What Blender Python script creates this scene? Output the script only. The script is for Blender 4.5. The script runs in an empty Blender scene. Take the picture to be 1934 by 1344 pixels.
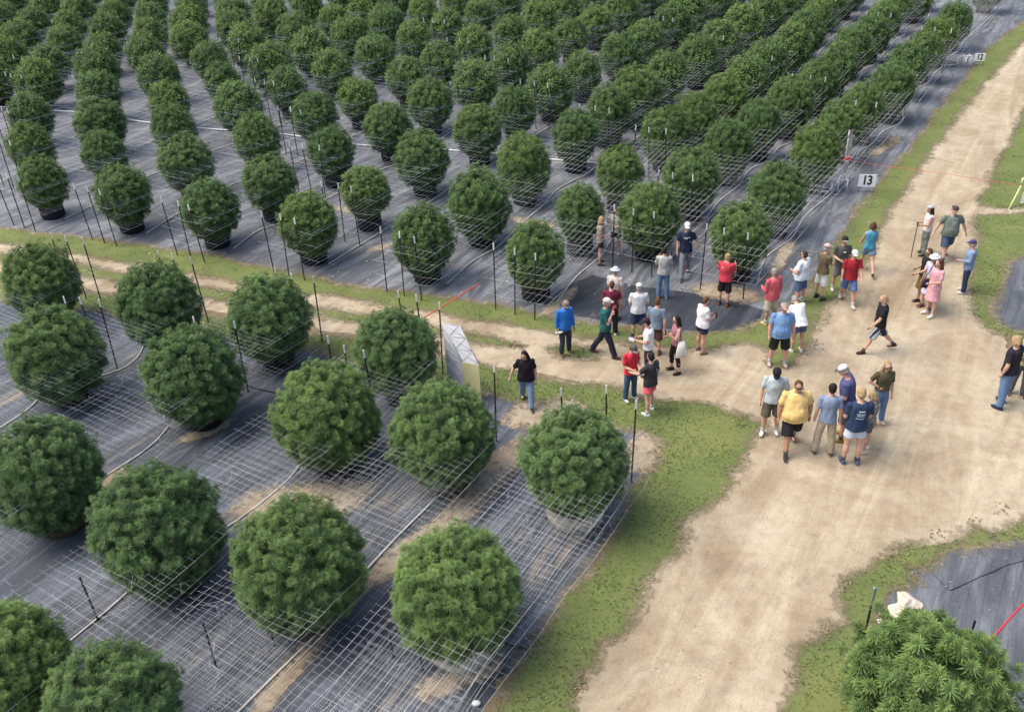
import bpy, bmesh, math, random
import numpy as np
from mathutils import Vector, Matrix, noise
from mathutils.geometry import tessellate_polygon

S = bpy.context.scene
COL = S.collection
R = math.radians

# ------------------------------------------------------------------ camera
F_PX, PITCH, ROLL, CAM_H = 1720.0, R(32.0), R(3.0), 12.2
PW, PH = 1934, 1344
cd = bpy.data.cameras.new('camera'); cam = bpy.data.objects.new('camera', cd); COL.objects.link(cam)
cd.sensor_width = 36; cd.lens = 36 * F_PX / PW; cd.clip_end = 600; cd.clip_start = 0.1
_r0 = Vector((1, 0, 0)); _f = Vector((0, math.cos(PITCH), -math.sin(PITCH))); _u0 = _r0.cross(_f)
_c, _s = math.cos(ROLL), math.sin(ROLL)
_rx = _c * _r0 - _s * _u0; _uy = _s * _r0 + _c * _u0
m = Matrix((_rx, _uy, -_f)).transposed().to_4x4(); m.translation = Vector((0, 0, CAM_H))
cam.matrix_world = m
S.camera = cam

# ------------------------------------------------------------------ sky and sun
SUN_EL, SUN_AZ = R(60), R(-88)          # azimuth measured clockwise from +Y (away from camera)
w = bpy.data.worlds.new('World'); S.world = w; w.use_nodes = True
nt = w.node_tree; sky = nt.nodes.new('ShaderNodeTexSky'); sky.sky_type = 'NISHITA'; sky.sun_disc = False
sky.sun_elevation = SUN_EL; sky.sun_rotation = SUN_AZ; sky.dust_density = 5.0; sky.air_density = 1.0
bg = nt.nodes['Background']; nt.links.new(sky.outputs[0], bg.inputs[0]); bg.inputs[1].default_value = 0.15
sd = bpy.data.lights.new('sun', 'SUN'); sd.energy = 1.35; sd.angle = R(38); sd.color = (1.0, 0.94, 0.85)
so = bpy.data.objects.new('sun', sd); COL.objects.link(so)
sv = Vector((math.sin(SUN_AZ) * math.cos(SUN_EL), math.cos(SUN_AZ) * math.cos(SUN_EL), math.sin(SUN_EL)))
so.rotation_euler = sv.to_track_quat('Z', 'Y').to_euler()
S.view_settings.view_transform = 'Standard'; S.view_settings.look = 'None'
S.view_settings.exposure = 0.78; S.view_settings.gamma = 1.0
S.cycles.max_bounces = 5; S.cycles.diffuse_bounces = 3; S.cycles.transparent_max_bounces = 4

# ------------------------------------------------------------------ measuring
def G(x, y, z=0.0):
    U, V = x - PW / 2, -(y - PH / 2)
    d = _rx * U + _uy * V + _f * F_PX
    t = (z - CAM_H) / d.z
    return Vector((d.x * t, d.y * t, z))
def P(v):
    q = Vector(v) - Vector((0, 0, CAM_H)); zc = q.dot(_f)
    return PW / 2 + F_PX * q.dot(_rx) / zc, PH / 2 - F_PX * q.dot(_uy) / zc, zc
def height_of(foot, head):
    g = G(*foot)
    best = min(((abs(G(head[0], head[1], z / 50).y - g.y)), z / 50) for z in range(20, 130))
    return best[1]

# ------------------------------------------------------------------ object helpers
def prop(o, label=None, cat=None, group=None, kind=None):
    if label: o['label'] = label
    if cat: o['category'] = cat
    if group: o['group'] = group
    if kind: o['kind'] = kind
    return o
def link(name, data, parent=None, mat=None):
    o = bpy.data.objects.new(name, data); COL.objects.link(o)
    if mat is not None and data is not None and len(data.materials) == 0: data.materials.append(mat)
    if parent: o.parent = parent
    return o
def thing(name, label, cat, loc=(0, 0, 0), rz=0, group=None):
    o = bpy.data.objects.new(name, None); COL.objects.link(o); o.empty_display_size = .2
    o.location = loc; o.rotation_euler = (0, 0, rz)
    return prop(o, label, cat, group)
def from_bm(name, bm, mat, parent=None, smooth=True):
    me = bpy.data.meshes.new(name); bm.to_mesh(me); bm.free()
    me.polygons.foreach_set('use_smooth', [smooth] * len(me.polygons))
    return link(name, me, parent, mat)
def frame(d):
    d = Vector(d).normalized(); a = Vector((0, 0, 1)) if abs(d.z) < .9 else Vector((0, 1, 0))
    x = a.cross(d).normalized(); return x, d.cross(x), d
def tube(bm, pts, rad, n=6, cap=True):
    pts = [Vector(p) for p in pts]; rings = []
    for i, p in enumerate(pts):
        d = pts[min(i + 1, len(pts) - 1)] - pts[max(i - 1, 0)]
        x, y, _ = frame(d); r = rad[i] if isinstance(rad, (list, tuple)) else rad
        rings.append([bm.verts.new(p + (x * math.cos(2 * math.pi * k / n) + y * math.sin(2 * math.pi * k / n)) * r) for k in range(n)])
    for a, b in zip(rings, rings[1:]):
        for k in range(n): bm.faces.new((a[k], a[(k + 1) % n], b[(k + 1) % n], b[k]))
    if cap: bm.faces.new(rings[0][::-1]); bm.faces.new(rings[-1])
def loft(bm, rings, M=Matrix(), n=16):
    """rings: (centre, rx, ry); cross sections in the local XY plane"""
    vs = []
    for c, rx, ry in rings:
        c = Vector(c)
        vs.append([bm.verts.new(M @ (c + Vector((rx * math.cos(2 * math.pi * k / n), ry * math.sin(2 * math.pi * k / n), 0)))) for k in range(n)])
    for a, b in zip(vs, vs[1:]):
        for k in range(n): bm.faces.new((a[k], a[(k + 1) % n], b[(k + 1) % n], b[k]))
    bm.faces.new(vs[0][::-1]); bm.faces.new(vs[-1])
def ball(bm, c, s, M=Matrix(), seg=16, rings=10):
    if isinstance(s, (int, float)): s = (s, s, s)
    bmesh.ops.create_uvsphere(bm, u_segments=seg, v_segments=rings, radius=1,
        matrix=M @ Matrix.Translation(c) @ Matrix.Diagonal((*s, 1)))
def box(bm, c, s, M=Matrix(), bev=0):
    r = bmesh.ops.create_cube(bm, size=1, matrix=M @ Matrix.Translation(c) @ Matrix.Diagonal((*s, 1)))
    if bev:
        es = list({e for v in r['verts'] for e in v.link_edges})
        bmesh.ops.bevel(bm, geom=es, offset=bev, segments=2, affect='EDGES')

# ------------------------------------------------------------------ materials
def mat_new(name):
    mt = bpy.data.materials.new(name); mt.use_nodes = True
    return mt, mt.node_tree, mt.node_tree.nodes['Principled BSDF']
def ramp(nt, fac, stops):
    r = nt.nodes.new('ShaderNodeValToRGB'); el = r.color_ramp.elements
    while len(el) < len(stops): el.new(.5)
    for e, (p, c) in zip(el, stops): e.position = p; e.color = (*c, 1) if len(c) == 3 else c
    nt.links.new(fac, r.inputs[0]); return r.outputs[0]
def nz(nt, vec, scale, detail=4, rough=.55, dist=0):
    n = nt.nodes.new('ShaderNodeTexNoise'); n.inputs['Scale'].default_value = scale
    n.inputs['Detail'].default_value = detail; n.inputs['Roughness'].default_value = rough
    n.inputs['Distortion'].default_value = dist
    nt.links.new(vec, n.inputs['Vector']); return n.outputs['Fac']
def mix(nt, fac, a, b, mode='MIX'):
    x = nt.nodes.new('ShaderNodeMix'); x.data_type = 'RGBA'; x.blend_type = mode
    for sock, v in ((x.inputs[0], fac), (x.inputs[6], a), (x.inputs[7], b)):
        if hasattr(v, 'is_output'): nt.links.new(v, sock)
        elif isinstance(v, (int, float)): sock.default_value = v
        else: sock.default_value = (*v, 1)
    return x.outputs[2]
def world_vec(nt, scale=(1, 1, 1), rot=0):
    g = nt.nodes.new('ShaderNodeNewGeometry'); mp = nt.nodes.new('ShaderNodeMapping'); mp.vector_type = 'POINT'
    mp.inputs['Scale'].default_value = scale; mp.inputs['Rotation'].default_value = (0, 0, rot)
    nt.links.new(g.outputs['Position'], mp.inputs['Vector']); return mp.outputs[0]
def bump(nt, bsdf, h, strength=.4, dist=.02):
    b = nt.nodes.new('ShaderNodeBump'); b.inputs['Strength'].default_value = strength; b.inputs['Distance'].default_value = dist
    nt.links.new(h, b.inputs['Height']); nt.links.new(b.outputs[0], bsdf.inputs['Normal'])
_plain = {}
def plain(name, col, rough=.8, var=.12, scale=9, metal=0):
    key = (name, tuple(col))
    if key in _plain: return _plain[key]
    mt, nt, b = mat_new(name)
    tc = nt.nodes.new('ShaderNodeTexCoord')
    f = nz(nt, tc.outputs['Object'], scale, 3)
    c = ramp(nt, f, [(.3, [v * (1 - var) for v in col]), (.7, [min(1, v * (1 + var)) for v in col])])
    nt.links.new(c, b.inputs['Base Color']); b.inputs['Roughness'].default_value = rough; b.inputs['Metallic'].default_value = metal
    if rough > .6: b.inputs['Specular IOR Level'].default_value = .25
    _plain[key] = mt; return mt

# row direction of the plantation
BV = Vector((1.67, 2.58, 0)); BD = BV.normalized(); AD = Vector((BD.y, -BD.x, 0)); BANG = math.atan2(BD.y, BD.x)

def mat_dirt(name, c1, c2, c3, dirn):
    mt, nt, b = mat_new(name)
    v = world_vec(nt); vs = world_vec(nt, (1, 1, 1), -dirn)
    mp = nt.nodes.new('ShaderNodeMapping'); mp.inputs['Scale'].default_value = (.13, 1.0, 1); nt.links.new(vs, mp.inputs[0])
    big = nz(nt, v, .38, 7, .68, 1.0); streak = nz(nt, mp.outputs[0], 1.1, 8, .68, 1.1)
    fine = nz(nt, v, 26, 6, .75); mid = nz(nt, v, 3.5, 5, .65, .3)
    c = ramp(nt, big, [(.36, c1), (.50, c2), (.62, c3)])
    c = mix(nt, .38, c, ramp(nt, streak, [(.34, [x * .80 for x in c1]), (.44, c1), (.52, c2), (.62, [min(1, x * 1.10) for x in c3])]))
    c = mix(nt, .55, c, ramp(nt, mid, [(.3, (.70, .68, .66)), (.5, (1, 1, 1)), (.7, (1.13, 1.12, 1.1))]), 'MULTIPLY')
    c = mix(nt, .6, c, ramp(nt, fine, [(.33, (.62, .60, .58)), (.48, (1, 1, 1)), (.7, (1.16, 1.16, 1.16))]), 'MULTIPLY')
    vo = nt.nodes.new('ShaderNodeTexVoronoi'); vo.inputs['Scale'].default_value = 9; nt.links.new(v, vo.inputs['Vector'])
    peb = ramp(nt, vo.outputs['Distance'], [(.06, (1, 1, 1)), (.10, (0, 0, 0))])
    gate = ramp(nt, nz(nt, v, 2.1, 3), [(.55, (0, 0, 0)), (.62, (1, 1, 1))])
    pm = mix(nt, 1.0, peb, gate, 'MULTIPLY')
    c = mix(nt, pm, c, (.30, .245, .18))
    nt.links.new(c, b.inputs['Base Color']); b.inputs['Roughness'].default_value = .95; b.inputs['Specular IOR Level'].default_value = .15
    hs = nt.nodes.new('ShaderNodeMath'); hs.operation = 'ADD'; nt.links.new(mid, hs.inputs[0]); nt.links.new(fine, hs.inputs[1])
    bump(nt, b, hs.outputs[0], .55, .05)
    return mt
M_road = mat_dirt('road_dirt', (.290, .232, .155), (.392, .330, .230), (.500, .437, .325), R(58))
M_track = mat_dirt('track_dirt', (.29, .23, .16), (.400, .335, .240), (.50, .44, .34), R(-33))
M_sand = mat_dirt('sand', (.27, .20, .14), (.38, .30, .21), (.47, .40, .29), R(57))
M_ground = mat_dirt('soil', (.13, .10, .06), (.21, .165, .10), (.28, .22, .15), R(57))

def mat_mat(name, base, dusty, patch):
    mt, nt, b = mat_new(name)
    v = world_vec(nt); vr = world_vec(nt, (1, 1, 1), -BANG)
    mp = nt.nodes.new('ShaderNodeMapping'); mp.inputs['Scale'].default_value = (.35, 1.6, 1); nt.links.new(vr, mp.inputs[0])
    n1 = nz(nt, v, .55, 5, .6, .5); n2 = nz(nt, mp.outputs[0], 1.2, 6, .65, 1.2); n3 = nz(nt, v, 14, 4, .7)
    c = ramp(nt, n1, [(.28, [x * .72 for x in base]), (.5, base), (.72, dusty)])
    c = mix(nt, .6, c, ramp(nt, n2, [(.32, [x * .55 for x in base]), (.47, base), (.56, dusty), (.66, [x * 1.5 for x in dusty])]))  # bright crinkle glints and dark creases of the wrinkles painted into the colour
    c = mix(nt, .6, c, ramp(nt, n3, [(.3, (.72, .72, .74)), (.5, (1, 1, 1)), (.75, (1.3, 1.28, 1.24))]), 'MULTIPLY')
    # woven weft lines
    wv = nt.nodes.new('ShaderNodeTexWave'); wv.bands_direction = 'Y'; wv.inputs['Scale'].default_value = 1.3; wv.inputs['Distortion'].default_value = .4
    nt.links.new(vr, wv.inputs['Vector'])
    c = mix(nt, .45, c, ramp(nt, wv.outputs['Fac'], [(0, (.55, .55, .58)), (.06, (1, 1, 1))]), 'MULTIPLY')
    # soil washed over the sheet
    n4 = nz(nt, mp.outputs[0], .8, 7, .66, .8)
    c = mix(nt, ramp(nt, n4, [(.62 - patch, (0, 0, 0)), (.74 - patch, (.8, .8, .8))]), c, (.30, .245, .18))
    n5 = nz(nt, v, 7, 3, .5, 2.0)
    c = mix(nt, ramp(nt, n5, [(.71, (0, 0, 0)), (.76, (.7, .7, .7))]), c, (.40, .40, .38))
    nt.links.new(c, b.inputs['Base Color']); b.inputs['Roughness'].default_value = .62; b.inputs['Specular IOR Level'].default_value = .4
    bump(nt, b, n2, .85, .09)
    return mt
M_matU = mat_mat('weed_mat_upper', (.102, .111, .124), (.205, .216, .234), -.01)
M_matL = mat_mat('weed_mat_lower', (.050, .060, .075), (.106, .124, .148), .04)
M_matR = mat_mat('weed_mat_right', (.085, .094, .107), (.135, .146, .162), -.02)
M_tarp = mat_mat('dark_tarp', (.030, .036, .046), (.060, .068, .082), -.01)

def mat_grass(name, a, bb, cc):
    mt, nt, b = mat_new(name)
    v = world_vec(nt); n1 = nz(nt, v, .8, 5, .6, .5); n2 = nz(nt, v, 17, 4, .75); n3 = nz(nt, v, 4, 4, .6)
    c = ramp(nt, n1, [(.3, a), (.5, bb), (.72, cc)])
    c = mix(nt, .75, c, ramp(nt, n2, [(.3, (.86, .86, .84)), (.5, (1, 1, 1)), (.72, (1.14, 1.12, 1.08))]), 'MULTIPLY')
    c = mix(nt, ramp(nt, n3, [(.60, (0, 0, 0)), (.78, (.55, .55, .55))]), c, (.22, .18, .10))
    nt.links.new(c, b.inputs['Base Color']); b.inputs['Roughness'].default_value = .9; b.inputs['Specular IOR Level'].default_value = .15
    bump(nt, b, n2, .3, .03); return mt
M_grass = mat_grass('grass', (.100, .130, .046), (.132, .162, .054), (.172, .194, .070))
def mat_leaf(name, dark, mid, tip, hue=.0):
    mt, nt, b = mat_new(name)
    at = nt.nodes.new('ShaderNodeAttribute'); at.attribute_name = 'leaf'
    oi = nt.nodes.new('ShaderNodeObjectInfo')
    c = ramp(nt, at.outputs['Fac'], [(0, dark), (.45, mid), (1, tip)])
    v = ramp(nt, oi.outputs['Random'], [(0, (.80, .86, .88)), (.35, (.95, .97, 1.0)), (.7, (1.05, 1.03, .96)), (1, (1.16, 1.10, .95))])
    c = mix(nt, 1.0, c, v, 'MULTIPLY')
    nt.links.new(c, b.inputs['Base Color']); b.inputs['Roughness'].default_value = .62; b.inputs['Specular IOR Level'].default_value = .3
    tr = nt.nodes.new('ShaderNodeBsdfTranslucent'); nt.links.new(c, tr.inputs[0])
    ms = nt.nodes.new('ShaderNodeMixShader'); ms.inputs[0].default_value = .18
    nt.links.new(b.outputs[0], ms.inputs[1]); nt.links.new(tr.outputs[0], ms.inputs[2])
    nt.links.new(ms.outputs[0], nt.nodes['Material Output'].inputs[0]); return mt
M_leafN = mat_leaf('hemp_leaf', (.042, .074, .027), (.118, .200, .068), (.252, .362, .120))
M_leafU = mat_leaf('hemp_leaf_upper', (.040, .070, .024), (.108, .184, .056), (.222, .325, .094))
M_blade = mat_leaf('grass_blade', (.190, .240, .080), (.235, .290, .095), (.300, .340, .125))
M_stem = plain('hemp_stem', (.13, .12, .05), .8)
M_potB = plain('black_grow_bag', (.018, .018, .021), .85, .3, 5)
M_potW = plain('pale_grow_bag', (.42, .40, .33), .85, .15, 5)
M_potT = plain('brown_grow_bag', (.085, .065, .045), .9, .3, 5)
M_soil = plain('potting_soil', (.05, .035, .022), .95, .3, 20)
M_post = plain('post_black', (.022, .026, .028), .6, .2)
M_tip = plain('post_white', (.78, .78, .74), .6, .05)
M_cyan = plain('pipe_blue', (.25, .42, .50), .5, .1)
M_net = plain('net_string', (.60, .62, .64), .7, .08)
M_hose = plain('hose_white', (.58, .55, .50), .6, .12)
M_pvc = plain('pvc_white', (.75, .75, .74), .45, .05)
M_red = plain('tape_red', (.55, .035, .06), .5, .1)
M_redpale = plain('tape_orange', (.62, .10, .05), .6, .15)

# ------------------------------------------------------------------ ground sheets
def ragged(px, amp=.14, seed=0, step=.16, world=None, smooth_ids=()):
    pts = [G(*p) for p in px] if world is None else [Vector(p) for p in world]
    out = []
    n = len(pts)
    for i in range(n):
        a, b = pts[i], pts[(i + 1) % n]; L = (b - a).length; k = max(1, int(L / step)); nd = Vector((-(b - a).y, (b - a).x, 0)).normalized()
        am = 0 if i in smooth_ids else amp
        for j in range(k):
            p = a.lerp(b, j / k)
            q = noise.noise(Vector((p.x * 1.1, p.y * 1.1, seed * 7.3))) * am * 1.5 + noise.noise(Vector((p.x * 5.5, p.y * 5.5, seed * 3.1 + 9))) * am * .8 + noise.noise(Vector((p.x * 13, p.y * 13, seed))) * am * .4
            out.append((p + nd * q).to_2d())
    return out
def sheet(name, poly, z, mt, kind='structure', label=None, parent=None):
    v3 = [Vector((p.x, p.y, z)) for p in poly]
    tris = tessellate_polygon([[Vector((p.x, p.y, 0)) for p in poly]])
    me = bpy.data.meshes.new(name); fs = []
    for t in tris:
        a, b, c = (v3[i] for i in t)
        if (b - a).cross(c - a).z < 0: t = (t[0], t[2], t[1])
        fs.append(t)
    me.from_pydata(v3, [], fs); o = link(name, me, parent, mt); prop(o, label, None, None, kind); return o

big = [(-160, -30, 0), (160, -30, 0), (160, 260, 0), (-160, 260, 0)]
sheet('ground', [Vector(p[:2]) for p in big], 0, M_ground, label='bare brown soil under the whole farm')

road = [(1060, 1400), (1072, 1335), (1110, 1250), (1150, 1200), (1200, 1110), (1230, 1060), (1275, 1020), (1285, 985), (1340, 940), (1385, 890), (1410, 840), (1330, 775), (1210, 745), (1040, 712), (905, 684), (650, 628), (370, 580), (150, 540), (-60, 500), (-60, 420), (0, 430), (200, 470), (420, 512), (650, 545), (840, 580), (1050, 615), (1300, 640), (1420, 640), (1500, 640), (1540, 600), (1600, 500), (1650, 430), (1700, 360), (1760, 270), (1830, 180), (1934, 60), (2100, -100), (2300, -60), (2100, 150), (1980, 300), (1960, 420), (1900, 480), (1850, 560), (1900, 660), (2000, 680), (2300, 700), (2300, 900), (2050, 985), (1934, 1003), (1800, 1025), (1690, 1045), (1620, 1100), (1595, 1170), (1540, 1230), (1495, 1330), (1470, 1410)]
sheet('dirt_road', ragged(road, .1, 1), .004, M_road, label='pale sandy dirt road forking through the farm')

# weed mats
def fld(px, far=None): return px
matU = [(-400, 380), (-60, 422), (100, 443), (200, 457), (300, 470), (400, 484), (500, 507), (600, 530), (700, 547), (800, 558), (900, 572), (980, 585), (1060, 602), (1150, 614), (1250, 627), (1340, 634), (1400, 628), (1440, 612), (1480, 588), (1510, 560), (1545, 510), (1575, 462), (1600, 432), (1622, 392), (1668, 340), (1700, 310), (1722, 280), (1750, 240), (1775, 208), (1810, 168), (1840, 131), (1862, 96), (1900, 64), (1960, 15), (2060, -70)]
pu = [G(*p) for p in matU]
far = [Vector((120, 170, 0)), Vector((-140, 170, 0)), Vector((-60, 32, 0))]
sheet('weed_mat', ragged(None, .09, 2, .2, world=pu + far), .008, M_matU, label='grey woven ground cover under the large upper field')
sheet('weed_mat', ragged([(-300, 500), (-60, 560), (60, 572), (150, 585), (220, 592), (400, 628), (560, 660), (700, 690), (800, 705), (909, 734), (959, 752), (1070, 762), (1110, 772), (1164, 800), (1220, 815), (1249, 845), (1232, 888), (1200, 920), (1174, 988), (1147, 1025), (1113, 1079), (1079, 1123), (1055, 1160), (998, 1224), (951, 1289), (925, 1344), (890, 1440), (-400, 1500)], .1, 3), .008, M_matL, label='dark woven ground cover under the near bushes, streaked with sand')
sheet('weed_mat', ragged([(1610, 1420), (1640, 1260), (1655, 1190), (1672, 1140), (1689, 1112), (1727, 1098), (1722, 1078), (1747, 1070), (1791, 1046), (1858, 1026), (1885, 1014), (1960, 1008), (2200, 1000), (2200, 1420)], .07, 4), .008, M_matR, label='grey woven ground cover in the bottom right corner')
sheet('weed_mat', ragged([(2200, 350), (1960, 455), (1934, 478), (1905, 500), (1895, 530), (1885, 560), (1872, 590), (1882, 610), (1912, 624), (1960, 634), (2200, 660)], .07, 5), .008, M_matR, label='grey woven ground cover beside the road at the right edge')
sheet('black_tarp', ragged([(1022, 577), (1075, 537), (1120, 520), (1200, 540), (1320, 556), (1400, 572), (1442, 586), (1432, 608), (1400, 622), (1340, 629), (1250, 621), (1150, 608), (1080, 596)], .04, 6), .012, M_tarp, label='black tarp spread at the curved corner of the upper field')

# grass
GR = []
def soft_mat(name, src_cols, dirn, bias=-2.15):
    mt = mat_dirt(name, *src_cols, dirn); nt = mt.node_tree; b = nt.nodes['Principled BSDF']
    at = nt.nodes.new('ShaderNodeAttribute'); at.attribute_name = 'edge'; v = world_vec(nt)
    n = nz(nt, v, 5.5, 7, .72, .5); m1 = nt.nodes.new('ShaderNodeMath'); m1.operation = 'MULTIPLY_ADD'
    nt.links.new(n, m1.inputs[0]); m1.inputs[1].default_value = 1.9; nt.links.new(at.outputs['Fac'], m1.inputs[2])
    al = ramp(nt, m1.outputs[0], [(0, (0, 0, 0)), (1, (1, 1, 1))]); rp = al.node.color_ramp.elements
    m2 = nt.nodes.new('ShaderNodeMath'); m2.operation = 'MULTIPLY_ADD'; m2.use_clamp = True
    nt.links.new(m1.outputs[0], m2.inputs[0]); m2.inputs[1].default_value = 1.9; m2.inputs[2].default_value = bias
    nt.nodes.remove(al.node)
    nt.links.new(m2.outputs[0], b.inputs['Alpha']); return mt
M_fringe = soft_mat('fringe_soil', ((.19, .16, .10), (.26, .22, .145), (.34, .29, .20)), R(57))
M_sandS = soft_mat('washed_sand', ((.26, .205, .14), (.36, .30, .21), (.47, .41, .31)), R(57), -1.75)
def ribbon(name, rows, z, mt, label, kind='structure', closed=False):
    """rows: list of (points, edge value) running side by side"""
    V = []; A = []; Fc = []; n = len(rows[0][0])
    for pts, e in rows:
        V += [(p.x, p.y, z) for p in pts]; A += [e] * n
    for k in range(len(rows) - 1):
        for i in range(n if closed else n - 1):
            a_ = k * n + i; b_ = k * n + (i + 1) % n; Fc.append((a_, b_, b_ + n, a_ + n))
    me = bpy.data.meshes.new(name); me.from_pydata(V, [], Fc); me.attributes.new('edge', 'FLOAT', 'POINT').data.foreach_set('value', A)
    me.update()
    return prop(link(name, me, None, mt), label, None, None, kind)
def fringe(px, amp, seed):
    # dry brownish soil showing round the outer edge of the turf, thinning out over the dirt
    c = ragged(px, amp, seed, .12); n = len(c)
    ar = sum(a.x * b.y - b.x * a.y for a, b in zip(c, c[1:] + c[:1])); sg = 1 if ar > 0 else -1
    nr = []
    for i in range(n):
        d = (c[(i + 2) % n] - c[i - 2]); d = d.normalized() if d.length > 1e-6 else Vector((1, 0)); nr.append(Vector((d.y, -d.x)) * sg)
    w = [.30 + .22 * noise.noise(Vector((c[i].x * .9, c[i].y * .9, seed))) for i in range(n)]
    ribbon('verge_soil', [([c[i] - nr[i] * w[i] * 1.5 for i in range(n)], -.25), ([c[i] - nr[i] * w[i] * .6 for i in range(n)], .16), ([c[i] for i in range(n)], .50), ([c[i] + nr[i] * w[i] * .5 for i in range(n)], .26), ([c[i] + nr[i] * w[i] for i in range(n)], -.25)], .0165, M_fringe, 'dry brown soil fringing a grass verge', closed=True)
def sand(px, hw, label, z=.018):
    pts = [G(*q).to_2d() for q in px]; out = []
    for a, b in zip(pts, pts[1:]):
        n = max(2, int((b - a).length / .15)); out += [a.lerp(b, k / n) for k in range(n)]
    out.append(pts[-1]); N = len(out)
    for _ in range(4): out = [out[0]] + [(a + b * 2 + c) / 4 for a, b, c in zip(out, out[1:], out[2:])] + [out[-1]]
    nr = []; ws = []
    for k in range(N):
        d = (out[min(k + 1, N - 1)] - out[max(k - 1, 0)]).normalized(); nr.append(Vector((-d.y, d.x)))
        t = k / (N - 1); ws.append(hw * (.35 + .65 * min(1, 4 * t, 4 * (1 - t))) * (1 + .35 * noise.noise(Vector((out[k].x, out[k].y, 5)))))
    e = [min(1, 5 * k / (N - 1), 5 * (1 - k / (N - 1))) for k in range(N)]
    rows = [([out[k] + nr[k] * ws[k] * q for k in range(N)], v) for q, v in ((-1, -.35), (-.5, .35), (0, .6), (.5, .35), (1, -.35))]
    o = ribbon('sand_patch', rows, z, M_sandS, label)
    at = o.data.attributes['edge'].data; vals = [0.0] * len(at); at.foreach_get('value', vals)
    vals = [v - .6 * (1 - e[i % N]) for i, v in enumerate(vals)]; at.foreach_set('value', vals)
def grass(px, amp, seed, label, z=.014, dens=1.0):
    poly = ragged(px, amp, seed, .12); sheet('grass_verge', poly, z, M_grass, 'stuff', label); GR.append((poly, dens))
    fringe(px, amp, seed)
grass([(-300, 395), (-60, 424), (100, 441), (200, 455), (300, 468), (400, 483), (500, 505), (600, 528), (700, 545), (800, 557), (900, 571), (980, 583), (1060, 600), (1150, 612), (1250, 625), (1340, 632), (1400, 625), (1440, 606), (1480, 586), (1520, 560), (1545, 522), (1578, 462), (1597, 437), (1620, 393), (1670, 336), (1721, 279), (1771, 208), (1808, 168), (1838, 131), (1855, 100), (1899, 67), (1940, 40), (2040, -60), (2100, -60), (1960, 55), (1934, 78), (1872, 144), (1808, 218), (1755, 292), (1717, 350), (1680, 395), (1657, 450), (1640, 490), (1600, 545), (1560, 575), (1545, 605), (1530, 640), (1525, 665), (1500, 688), (1470, 694), (1455, 684), (1462, 668), (1440, 655), (1405, 648), (1370, 650), (1340, 660), (1250, 654), (1110, 638), (1043, 628), (942, 611), (842, 595), (741, 581), (640, 563), (538, 551), (437, 531), (302, 507), (202, 490), (134, 474), (67, 467), (-60, 450), (-300, 425)], .12, 11, 'long ragged grass verge round the upper field and beside the road')
grass([(-60, 470), (60, 487), (148, 500), (235, 517), (387, 541), (520, 566), (650, 588), (760, 608), (875, 628), (942, 642), (1000, 655), (940, 652), (875, 642), (740, 618), (650, 605), (588, 598), (387, 564), (235, 534), (148, 517), (60, 503), (-60, 485)], .08, 12, 'thin grass strip between the wheel ruts of the farm track', dens=.5)
grass([(1030, 655), (1090, 652), (1130, 664), (1120, 676), (1060, 674)], .1, 13, 'worn grass patch at the end of the farm track', dens=.4)
grass([(-60, 520), (60, 538), (148, 554), (215, 561), (386, 595), (605, 632), (650, 638), (780, 664), (905, 689), (942, 695), (993, 709), (1043, 717), (1110, 726), (1171, 736), (1211, 752), (1245, 756), (1290, 760), (1345, 768), (1400, 785), (1438, 800), (1432, 826), (1402, 855), (1385, 890), (1384, 912), (1340, 952), (1300, 985), (1290, 1001), (1282, 1040), (1245, 1066), (1214, 1106), (1211, 1153), (1167, 1201), (1133, 1214), (1126, 1255), (1079, 1299), (1072, 1344), (1040, 1430), (895, 1430), (927, 1344), (951, 1289), (998, 1224), (1055, 1160), (1079, 1123), (1113, 1079), (1147, 1025), (1174, 988), (1194, 924), (1232, 888), (1247, 846), (1222, 818), (1170, 806), (1110, 776), (1070, 765), (959, 755), (909, 738), (800, 712), (605, 668), (400, 630), (215, 594), (148, 587), (-60, 560)], .13, 14, 'curved grass verge between the near bushes and the road')
grass([(2000, 970), (1934, 984), (1875, 1000), (1838, 1001), (1804, 1015), (1757, 1026), (1710, 1032), (1649, 1059), (1645, 1082), (1595, 1099), (1588, 1126), (1598, 1168), (1561, 1180), (1520, 1231), (1514, 1268), (1480, 1309), (1462, 1360), (1440, 1430), (1600, 1430), (1630, 1330), (1640, 1230), (1655, 1180), (1672, 1140), (1689, 1112), (1727, 1098), (1720, 1078), (1747, 1072), (1791, 1045), (1858, 1034), (1885, 1026), (1934, 1022), (2000, 1018)], .12, 15, 'grass verge round the bottom right ground cover')
grass([(2000, 150), (1934, 205), (1920, 245), (1906, 275), (1882, 312), (1866, 352), (1850, 372), (1853, 388), (1890, 394), (1934, 392), (2000, 380)], .1, 16, 'grass patch at the right of the road beyond the crossing lane')
grass([(2000, 392), (1934, 402), (1880, 406), (1845, 405), (1840, 425), (1845, 450), (1834, 500), (1828, 545), (1836, 585), (1860, 616), (1890, 632), (1925, 645), (2000, 660), (2000, 634), (1912, 624), (1882, 610), (1872, 590), (1885, 560), (1895, 530), (1905, 500), (1934, 478), (2000, 450)], .11, 17, 'grass patch round the ground cover at the right edge')

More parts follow.
